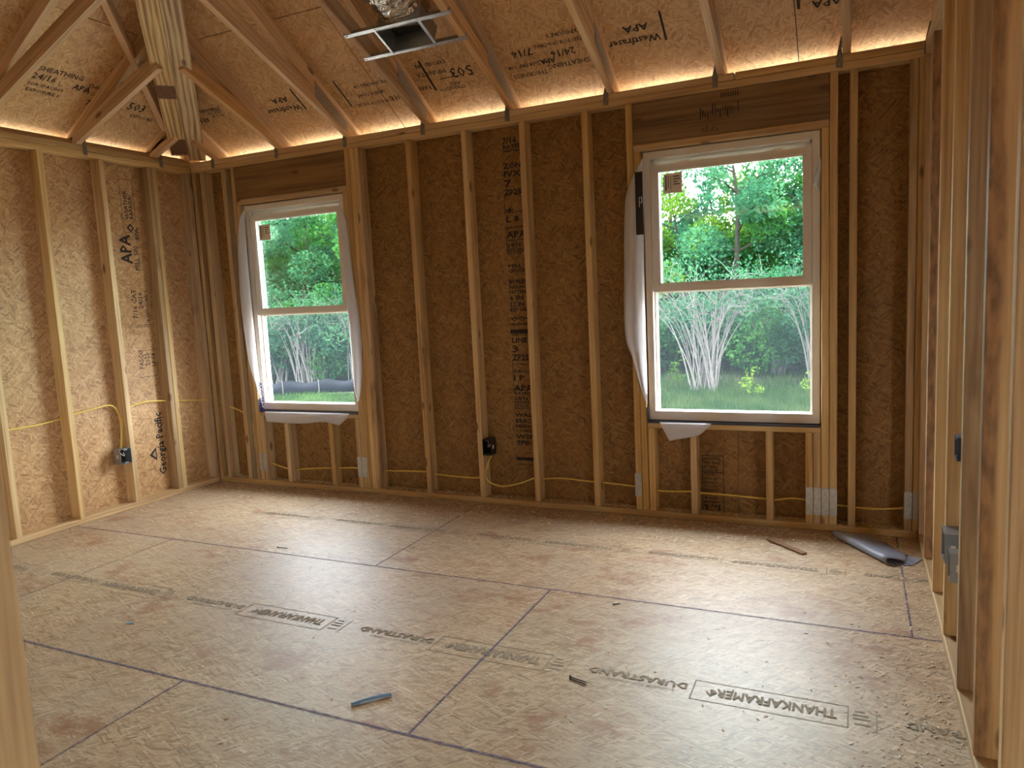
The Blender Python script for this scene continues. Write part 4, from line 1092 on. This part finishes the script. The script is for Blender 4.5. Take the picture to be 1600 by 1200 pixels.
# shavings and sawdust: swept up to the walls, thinning out over the floor
def debris(name, n, sampler, smin, smax, mat, label, z=0.001):
    rng = np.random.default_rng(11 + n)
    vs, fs = [], []
    for i in range(n):
        x, y, zz = sampler(rng)
        s = rng.uniform(smin, smax); an = rng.uniform(0, 6.28); asp = rng.uniform(.12, .4)
        ca, sa = math.cos(an), math.sin(an)
        k = len(vs); lift = rng.uniform(0, s * .18)
        for (u, v, h_) in ((-1, -1, 0), (1, -1, lift), (1, 1, lift + .0008), (-1, 1, .0008)):
            vs.append((x + (u * ca - v * asp * sa) * s / 2, y + (u * sa + v * asp * ca) * s / 2, zz + z + h_))
        vs.append((x, y, zz + z + lift * .5 + .001))
        fs += [(k, k + 1, k + 4), (k + 1, k + 2, k + 4), (k + 2, k + 3, k + 4), (k + 3, k, k + 4)]
    return tag(mesh_obj(name, vs, fs, mat), label, 'wood shavings', kind='stuff')
def near_back(r): return r.uniform(0.05, 4.8), -abs(r.normal(0, .16)) - .01, 0
def on_plate(r):
    return r.uniform(0.05, 4.8), r.uniform(.01, .08), T
def near_right(r): return W - abs(r.normal(0, .14)) - .01, r.uniform(-2.6, -.05), 0
def over_floor(r): return r.uniform(0.1, 4.8), r.uniform(-3.4, -.1), 0
def near_left(r): return abs(r.normal(0, .06)) + .005, r.uniform(-3.0, -.05), 0
debris('wood_shavings', 2600, near_back, .010, .030, M['shaving'], 'pale wood shavings strewn along the foot of the back wall')
debris('wood_shavings', 1500, on_plate, .010, .030, M['shaving'], 'wood shavings lying on the back bottom plate between studs')
debris('wood_shavings', 1500, near_right, .004, .016, M['shaving'], 'wood shavings along the foot of the right partition')
debris('wood_shavings', 500, near_left, .005, .015, M['shaving'], 'fine wood shavings along the foot of the left wall')
debris('wood_shavings', 700, over_floor, .004, .014, M['shaving'], 'sparse wood chips scattered over the open floor')
debris('dark_chips', 320, over_floor, .004, .016, M['lath'], 'sparse brown bark crumbs scattered over the open floor')

# ================================================================ OUTDOORS
GZ = -0.8
ground = mesh_obj('ground', [(-60, -60, GZ), (60, -60, GZ), (60, 80, GZ), (-60, 80, GZ), (-60, -60, GZ - .2), (60, -60, GZ - .2), (60, 80, GZ - .2), (-60, 80, GZ - .2)],
                  [(0, 1, 2, 3), (7, 6, 5, 4), (0, 4, 5, 1), (1, 5, 6, 2), (2, 6, 7, 3), (3, 7, 4, 0)], M['ground'])
tag(ground, kind='structure')
yard = boxes_obj('bounce_yard', [(-7, 16, 0.11, 6.5, GZ - .1, GZ + .02), (-7, -.11, -14, .11, GZ - .1, GZ + .02), (-.11, 16, -14, -8.2, GZ - .1, GZ + .02)], M['bounce_gravel'])  # unseen pale ground added to bounce daylight onto eaves and ceiling
tag(yard, kind='structure')
fnd = boxes_obj('foundation', [(-0.1, HOUSE_X, -0.02, 0.1, GZ, -.26), (-0.1, 0.02, HOUSE_Y, 0.1, GZ, -.26), (-.1, HOUSE_X, HOUSE_Y - .1, HOUSE_Y, GZ, -.26), (HOUSE_X - .1, HOUSE_X, HOUSE_Y, .1, GZ, -.26)], M['stake'])
tag(fnd, kind='structure')

def quads_mesh(name, C, U, V, mat):
    """leaf quads from numpy centre / half-axes arrays"""
    n = len(C)
    co = np.empty((n, 4, 3)); co[:, 0] = C - U; co[:, 1] = C + V * .8 - U * .1; co[:, 2] = C + U; co[:, 3] = C - V * .8 - U * .1
    me = bpy.data.meshes.new(name)
    me.vertices.add(n * 4); me.vertices.foreach_set('co', co.reshape(-1))
    me.loops.add(n * 4); me.loops.foreach_set('vertex_index', np.arange(n * 4, dtype=np.int32))
    me.polygons.add(n); me.polygons.foreach_set('loop_start', np.arange(0, n * 4, 4, dtype=np.int32)); me.polygons.foreach_set('loop_total', np.full(n, 4, dtype=np.int32))
    me.update(calc_edges=True)
    me.materials.append(mat)
    return me
def leaf_cloud(name, blobs, n, size, mat, seed, droop=0.0):
    r = np.random.default_rng(seed)
    bl = np.array(blobs, float); wgt = bl[:, 3] * bl[:, 3] * bl[:, 4]; wgt /= wgt.sum()
    idx = r.choice(len(bl), n, p=wgt)
    d = r.normal(size=(n, 3)); d /= np.linalg.norm(d, axis=1)[:, None]
    rad = r.uniform(0.35, 1.0, n) ** 0.6
    C = bl[idx, :3] + d * rad[:, None] * np.stack([bl[idx, 3], bl[idx, 3], bl[idx, 4]], 1)
    U = r.normal(size=(n, 3)); U[:, 2] -= droop; U /= np.linalg.norm(U, axis=1)[:, None]
    V = np.cross(U, r.normal(size=(n, 3))); V /= np.linalg.norm(V, axis=1)[:, None]
    s = size * r.uniform(.6, 1.3, n)[:, None]
    return quads_mesh(name, C, U * s * .5, V * s * .33, mat)
def branch_mesh(name, height, rad, nb, seed, mat, spread, z_from=0.35, lean=0.0):
    r = random.Random(seed)
    vs, fs = [], []
    def add(pts, ra, seg):
        nonlocal vs, fs
        v, f = tube_geo(pts, ra, seg); k = len(vs); vs += v; fs += [tuple(i + k for i in q) for q in f]
    trunk = catmull([Vector((0, 0, -.1)), Vector((r.uniform(-.1, .1), r.uniform(-.1, .1), height * .3)), Vector((r.uniform(-.2, .2) + lean, r.uniform(-.2, .2), height * .65)), Vector((r.uniform(-.3, .3) + lean, r.uniform(-.3, .3), height))], 5)
    add(trunk, [rad * (1 - .9 * i / (len(trunk) - 1)) for i in range(len(trunk))], 7)
    tips = []
    for k in range(nb):
        t = z_from + (0.95 - z_from) * (k + .5) / nb
        b0 = trunk[int(t * (len(trunk) - 1))]; an = k * 2.4 + r.uniform(-.4, .4); L = spread * (1.1 - .7 * (t - z_from) / (1 - z_from)) * r.uniform(.8, 1.15)
        tip = b0 + Vector((math.cos(an) * L, math.sin(an) * L, L * r.uniform(.25, .6)))
        mid = b0.lerp(tip, .5) + Vector((0, 0, L * .08))
        add([b0, mid, tip], [rad * .3, rad * .2, rad * .06], 5)
        tips.append((tip, L)); tips.append((mid.lerp(tip, .3), L * .8))
    me = bpy.data.meshes.new(name); me.from_pydata([tuple(v) for v in vs], [], fs); me.materials.append(mat)
    return me, tips, trunk[-1]
TREES = []
def tree_kind(k, height, spread, nleaf, mat, nb, lsize, z_from):
    me, tips, topv = branch_mesh('trunk', height, 0.05 + height * .010, nb, 100 + k, M['bark'], spread, z_from)
    blobs = [(q.x, q.y, q.z, max(.35, l * .48), max(.3, l * .4)) for q, l in tips] + [(topv.x, topv.y, topv.z, spread * .32, spread * .42)]
    crown = leaf_cloud('crown', blobs, nleaf, lsize, M[mat], 200 + k)
    TREES.append((me, crown))
tree_kind(0, 5.8, 1.9, 14000, 'leaf_a', 13, .13, .18)
tree_kind(1, 6.6, 1.8, 13000, 'leaf_b', 14, .12, .22)
tree_kind(2, 5.0, 1.7, 12000, 'leaf_c', 12, .13, .20)
tree_kind(3, 7.2, 1.5, 9500, 'leaf_b', 13, .13, .30)
def put_tree(kind, x, y, s, rz, label, group, cat='tree', name='tree', z=GZ):
    t = empty(name, (x, y, z)); WM[t.name] = Matrix.Translation((x, y, z)) @ Matrix.Rotation(rz, 4, 'Z') @ Matrix.Scale(s, 4)
    t.matrix_basis = WM[t.name]
    for nm, me in (('trunk', TREES[kind][0]), ('crown', TREES[kind][1])):
        o = bpy.data.objects.new(nm, me); COL.objects.link(o); o.parent = t
    return tag(t, label, cat, group)
rt = random.Random(5)
G2 = 'trees of the wood behind the right window'; G1 = 'trees of the wood behind the left window'; G3 = 'trees of the wood between the windows'
L2 = ['mid green leafy tree in the wood behind the right window', 'tall blue-green tree in the wood behind the right window', 'yellow-green tree in the wood behind the right window', 'tall thin-crowned tree against the sky in the right window']
L1 = ['mid green leafy tree in the wood behind the left window', 'tall blue-green tree in the wood behind the left window', 'yellow-green tree in the wood behind the left window', 'tall thin-crowned tree behind the left window']
for (k, x, y, s) in ((2, 0.0, 16.5, .95), (2, 1.6, 17.5, .92), (1, 0.3, 20.0, .84), (3, 1.75, 15.2, .95), (0, 2.2, 17.8, .95), (1, -0.9, 19.0, 1.05), (0, 3.3, 16.2, .98), (1, 4.4, 17.0, .98), (0, 2.6, 20.5, .86), (1, 4.6, 21.5, .95), (2, -0.8, 21.0, .82), (0, 1.1, 23.5, .80), (1, -1.6, 24.0, .9), (0, 3.6, 25.5, .9), (2, -2.4, 17.5, .8)):
    put_tree(k, x, y, s, rt.uniform(0, 6.28), L2[k], G2)
for (k, x, y, s) in ((0, -8.6, 13.6, .98), (1, -10.6, 13.5, .95), (0, -12.2, 14.2, 1.0), (1, -9.6, 16.0, 1.05), (0, -11.6, 17.0, 1.1), (3, -13.4, 16.4, 1.0), (1, -14.8, 17.5, 1.05), (0, -13.2, 20.0, 1.15), (1, -16.2, 20.5, 1.1), (0, -17.8, 19.0, 1.1), (2, -11.0, 20.5, .95), (0, -15.4, 23.5, 1.2), (1, -19.0, 23.0, 1.2)):
    put_tree(k, x, y, s, rt.uniform(0, 6.28), L1[k], G1)
for (k, x, y, s) in ((0, -4.0, 15.5, .95), (1, -5.8, 15.0, 1.0), (0, -7.0, 17.5, 1.0), (1, -4.8, 19.0, 1.0), (2, -3.2, 22.0, 1.0), (0, 6.8, 15.5, .95), (1, 8.6, 17.5, 1.0), (0, 10.5, 15.5, .95), (1, 7.2, 20.5, 1.0), (0, -7.6, 21.5, 1.1)):
    put_tree(k, x, y, s, rt.uniform(0, 6.28), 'leafy tree at the wood edge between or beside the window views', G3)
for (k, x, y, s) in ((0, 2.5, -19.0, 1.1), (1, 5.0, -18.0, 1.1), (0, 7.5, -19.5, 1.15), (1, 0.2, -20.0, 1.1), (0, 9.8, -18.5, 1.1), (1, 6.2, -22.0, 1.2), (0, 3.8, -22.5, 1.2)):  # unseen trees added to block bright sky reflected in the window glass
    put_tree(k, x, y, s, rt.uniform(0, 6.28), 'unseen leafy tree added behind the viewer to mask sky reflected in the glass', 'added trees behind the viewer')
# understorey bushes that close the wood near the ground
r_ = np.random.default_rng(3)
def bush_kind(k, mat, n, w_, h_):
    blobs = [(r_.uniform(-w_, w_) * .6, r_.uniform(-w_, w_) * .6, h_ * r_.uniform(.25, .8), w_ * r_.uniform(.35, .55), h_ * r_.uniform(.2, .35)) for _ in range(9)]
    crown = leaf_cloud('foliage', blobs, n, .11, M[mat], 300 + k)
    rr_ = random.Random(400 + k); vs, fs = [], []
    for i in range(16):
        an = rr_.uniform(0, 6.28); L = rr_.uniform(.4, .9) * w_
        pts = catmull([Vector((rr_.uniform(-.2, .2), rr_.uniform(-.2, .2), -.05)), Vector((math.cos(an) * L * .4, math.sin(an) * L * .4, h_ * .55)), Vector((math.cos(an) * L, math.sin(an) * L, h_ * rr_.uniform(.7, 1)))], 4)
        v, f = tube_geo(pts, [.022 - .018 * j / (len(pts) - 1) for j in range(len(pts))], 5); kk = len(vs); vs += v; fs += [tuple(q + kk for q in ff) for ff in f]
    me = bpy.data.meshes.new('stems'); me.from_pydata([tuple(v) for v in vs], [], fs); me.materials.append(M['twig'])
    TREES.append((me, crown))
bush_kind(0, 'leaf_b', 5200, 1.5, 2.2); bush_kind(1, 'leaf_a', 4800, 1.4, 1.9); bush_kind(2, 'leaf_b', 3800, 1.2, 1.3)
LB = 'dense dark undergrowth bush at the wood edge'
for i, (x, y, s) in enumerate([(4.2, 13.4, .9), (2.9, 14.4, 1.0), (1.2, 14.6, 1.0), (-.4, 14.2, 1.0), (-1.9, 14.2, 1.0), (5.4, 14.2, 1.0), (2.0, 16.4, 1.2), (0.3, 18.5, 1.3), (3.6, 18.6, 1.3), (5.8, 17.0, 1.2), (-2.0, 17.5, 1.2), (-3.6, 13.6, 1.0), (-5.2, 13.4, 1.0), (-6.8, 13.8, 1.0),
                               (-7.8, 12.2, .9), (-9.0, 12.2, 1.0), (-10.2, 11.8, 1.0), (-11.3, 12.4, 1.1), (-12.8, 12.6, 1.1), (-8.2, 15.0, 1.2), (-10.5, 15.2, 1.2), (-12.5, 15.8, 1.3), (-14.2, 14.6, 1.2), (-15.8, 16.0, 1.3), (-14.5, 19.0, 1.4), (-17.0, 17.6, 1.4), (7.5, 13.8, 1.1), (9.5, 13.8, 1.1), (1.5, 21.5, 1.6), (-0.5, 22.5, 1.6), (3.8, 22.5, 1.6), (-11.5, 19, 1.5), (-13.0, 22.5, 1.7), (-17.5, 21.5, 1.7)]):
    put_tree(4 + i % 2, x, y, s, rt.uniform(0, 6.28), 'dense dark undergrowth bush ' + ('behind the right window' if -3 < x < 5 else 'behind the left window' if x < -7 else 'at the wood edge beside the window views'), 'undergrowth ' + ('behind the right window' if -3 < x < 5 else 'behind the left window' if x < -7 else 'beside the window views'), 'bush', 'undergrowth_bush')

# pale bare-stemmed shrub in the right window
def arching_shrub(x, y, n, h_, reach, seed, label, leaf_n=1600):
    r = random.Random(seed)
    t = empty('arching_shrub', (x, y, GZ)); tag(t, label, 'shrub', 'pale arching shrubs')
    vs, fs, blobs = [], [], []
    for i in range(n):
        an = r.uniform(0, 6.28); R = reach * r.uniform(.35, 1); hh = h_ * r.uniform(.7, 1.1)
        d = Vector((math.cos(an), math.sin(an) * .7, 0))
        b0 = Vector((r.uniform(-.25, .25), r.uniform(-.2, .2), -.03))
        pts = catmull([b0, b0 + d * R * .22 + Vector((0, 0, hh * .5)), b0 + d * R * .6 + Vector((0, 0, hh * .92)), b0 + d * R * 1.1 + Vector((0, 0, hh * r.uniform(.85, 1.02)))], 6)
        ra = r.uniform(.010, .019)
        v, f = tube_geo(pts, [ra * (1 - .75 * j / (len(pts) - 1)) for j in range(len(pts))], 5); k = len(vs); vs += v; fs += [tuple(q + k for q in ff) for ff in f]
        for _ in range(3):
            j = r.randint(8, len(pts) - 2); q = pts[j]; e = q + Vector((r.uniform(-.5, .5), r.uniform(-.4, .4), r.uniform(.1, .5)))
            v, f = tube_geo([q, q.lerp(e, .5) + Vector((0, 0, .06)), e], [ra * .45, ra * .3, ra * .12], 4); k = len(vs); vs += v; fs += [tuple(a_ + k for a_ in ff) for ff in f]
            blobs.append((e.x, e.y, e.z, .3, .22))
        blobs.append((pts[-1].x, pts[-1].y, pts[-1].z, .34, .22))
    mw = Matrix.Translation((x, y, GZ))
    mesh_obj('stems', vs, fs, M['twig'], t, mw)
    link('foliage', leaf_cloud('foliage', blobs, leaf_n, .075, M['leaf_b'], seed), mw, t)
arching_shrub(1.75, 11.2, 46, 2.3, 1.7, 21, 'pale bare-stemmed arching shrub in the middle of the right window view', 2600)
arching_shrub(3.9, 12.3, 34, 2.5, 1.9, 22, 'pale arching shrub at the right edge of the right window view', 3000)
arching_shrub(-8.9, 11.4, 26, 2.2, 1.4, 23, 'pale thin-stemmed shrub behind the black silt fence', 2400)
arching_shrub(-7.6, 11.9, 26, 2.3, 1.4, 24, 'pale thin-stemmed shrub at the right end of the silt fence', 2400)

# low weeds and grass
def blades(name, n, samp, h0, h1, mat, label, seed):
    r = np.random.default_rng(seed)
    xy = samp(r, n); h = r.uniform(h0, h1, n); an = r.uniform(0, 6.28, n); ln = r.uniform(.2, .9, n) * h; wd = r.uniform(.006, .014, n)
    b = np.stack([xy[:, 0], xy[:, 1], np.full(n, GZ)], 1); s = np.stack([-np.sin(an) * wd, np.cos(an) * wd, np.zeros(n)], 1)
    tip = b + np.stack([np.cos(an) * ln, np.sin(an) * ln, h], 1)
    co = np.stack([b - s, b + s, tip], 1)
    me = bpy.data.meshes.new(name)
    me.vertices.add(n * 3); me.vertices.foreach_set('co', co.reshape(-1)); me.loops.add(n * 3); me.loops.foreach_set('vertex_index', np.arange(n * 3, dtype=np.int32))
    me.polygons.add(n); me.polygons.foreach_set('loop_start', np.arange(0, n * 3, 3, dtype=np.int32)); me.polygons.foreach_set('loop_total', np.full(n, 3, dtype=np.int32)); me.update(calc_edges=True)
    me.materials.append(mat)
    return tag(link(name, me, Matrix.Identity(4)), label, 'grass', kind='stuff')
blades('grass', 26000, lambda r, n: np.stack([r.uniform(-1.5, 6.5, n), 8.0 + np.abs(r.normal(0, 2.6, n))], 1), .05, .22, M['grass'], 'short weedy grass in front of the wood, right window', 31)
blades('grass', 16000, lambda r, n: np.stack([r.uniform(-9.5, -3.0, n), r.uniform(5.5, 10.0, n)], 1), .04, .12, M['lawn'], 'bright lawn grass in front of the silt fence', 32)
def weed(x, y, h_, label, seed, mat='leaf_c'):
    t = empty('weed', (x, y, GZ)); tag(t, label, 'weed', 'young weeds in front of the wood')
    vs, fs = tube_geo(catmull([Vector((0, 0, -.02)), Vector((.03, 0, h_ * .5)), Vector((-.02, .03, h_))], 4), .008, 5)
    mw = Matrix.Translation((x, y, GZ)); mesh_obj('stem', vs, fs, M['grass'], t, mw)
    link('leaves', leaf_cloud('leaves', [(.1 * math.sin(9 * f), .08 * math.cos(7 * f), h_ * f, .2 * (1.25 - f), .1) for f in (.25, .45, .65, .85, 1.0)], 120, .075, M[mat], seed), mw, t)
weed(2.75, 10.4, .62, 'bright young weed right of the arching shrub', 41)
weed(3.85, 10.6, .6, 'low yellow-green weed at the right edge of the view', 42)
weed(1.0, 12.0, .7, 'young weed left behind the arching shrub', 43)

# black silt fence
A, B = Vector((-11.5, 7.9, GZ)), Vector((-4.6, 11.7, GZ))
sf = empty('silt_fence', ((A + B) / 2)); tag(sf, 'low black silt fence on stakes across the lawn edge', 'fence')
dirf = (B - A).normalized(); nf = Vector((-dirf.y, dirf.x, 0)); Lf = (B - A).length
vs, fs = [], []
N = 60
for i in range(N + 1):
    q = A + dirf * (Lf * i / N); sag = .04 * math.sin(i * 6.28 / 7)
    off = nf * (.03 * math.sin(i * .9))
    vs += [q + off + Vector((0, 0, -.02)), q + off * 1.5 + Vector((0, 0, .16)), q + Vector((0, 0, 0.31 + sag))]
for i in range(N):
    for j in range(2): fs.append((i * 3 + j, (i + 1) * 3 + j, (i + 1) * 3 + j + 1, i * 3 + j + 1))
fb = mesh_obj('fabric', vs, fs, M['silt'], sf, smooth=True)
md = fb.modifiers.new('thickness', 'SOLIDIFY'); md.thickness = .004
for i in range(9):
    q = A + dirf * (Lf * (i + .3) / 9) - nf * .03
    board('stake', q + Vector((0, 0, -.05)), q + Vector((0, 0, .35)), .016, .016, M['twig'], sf)
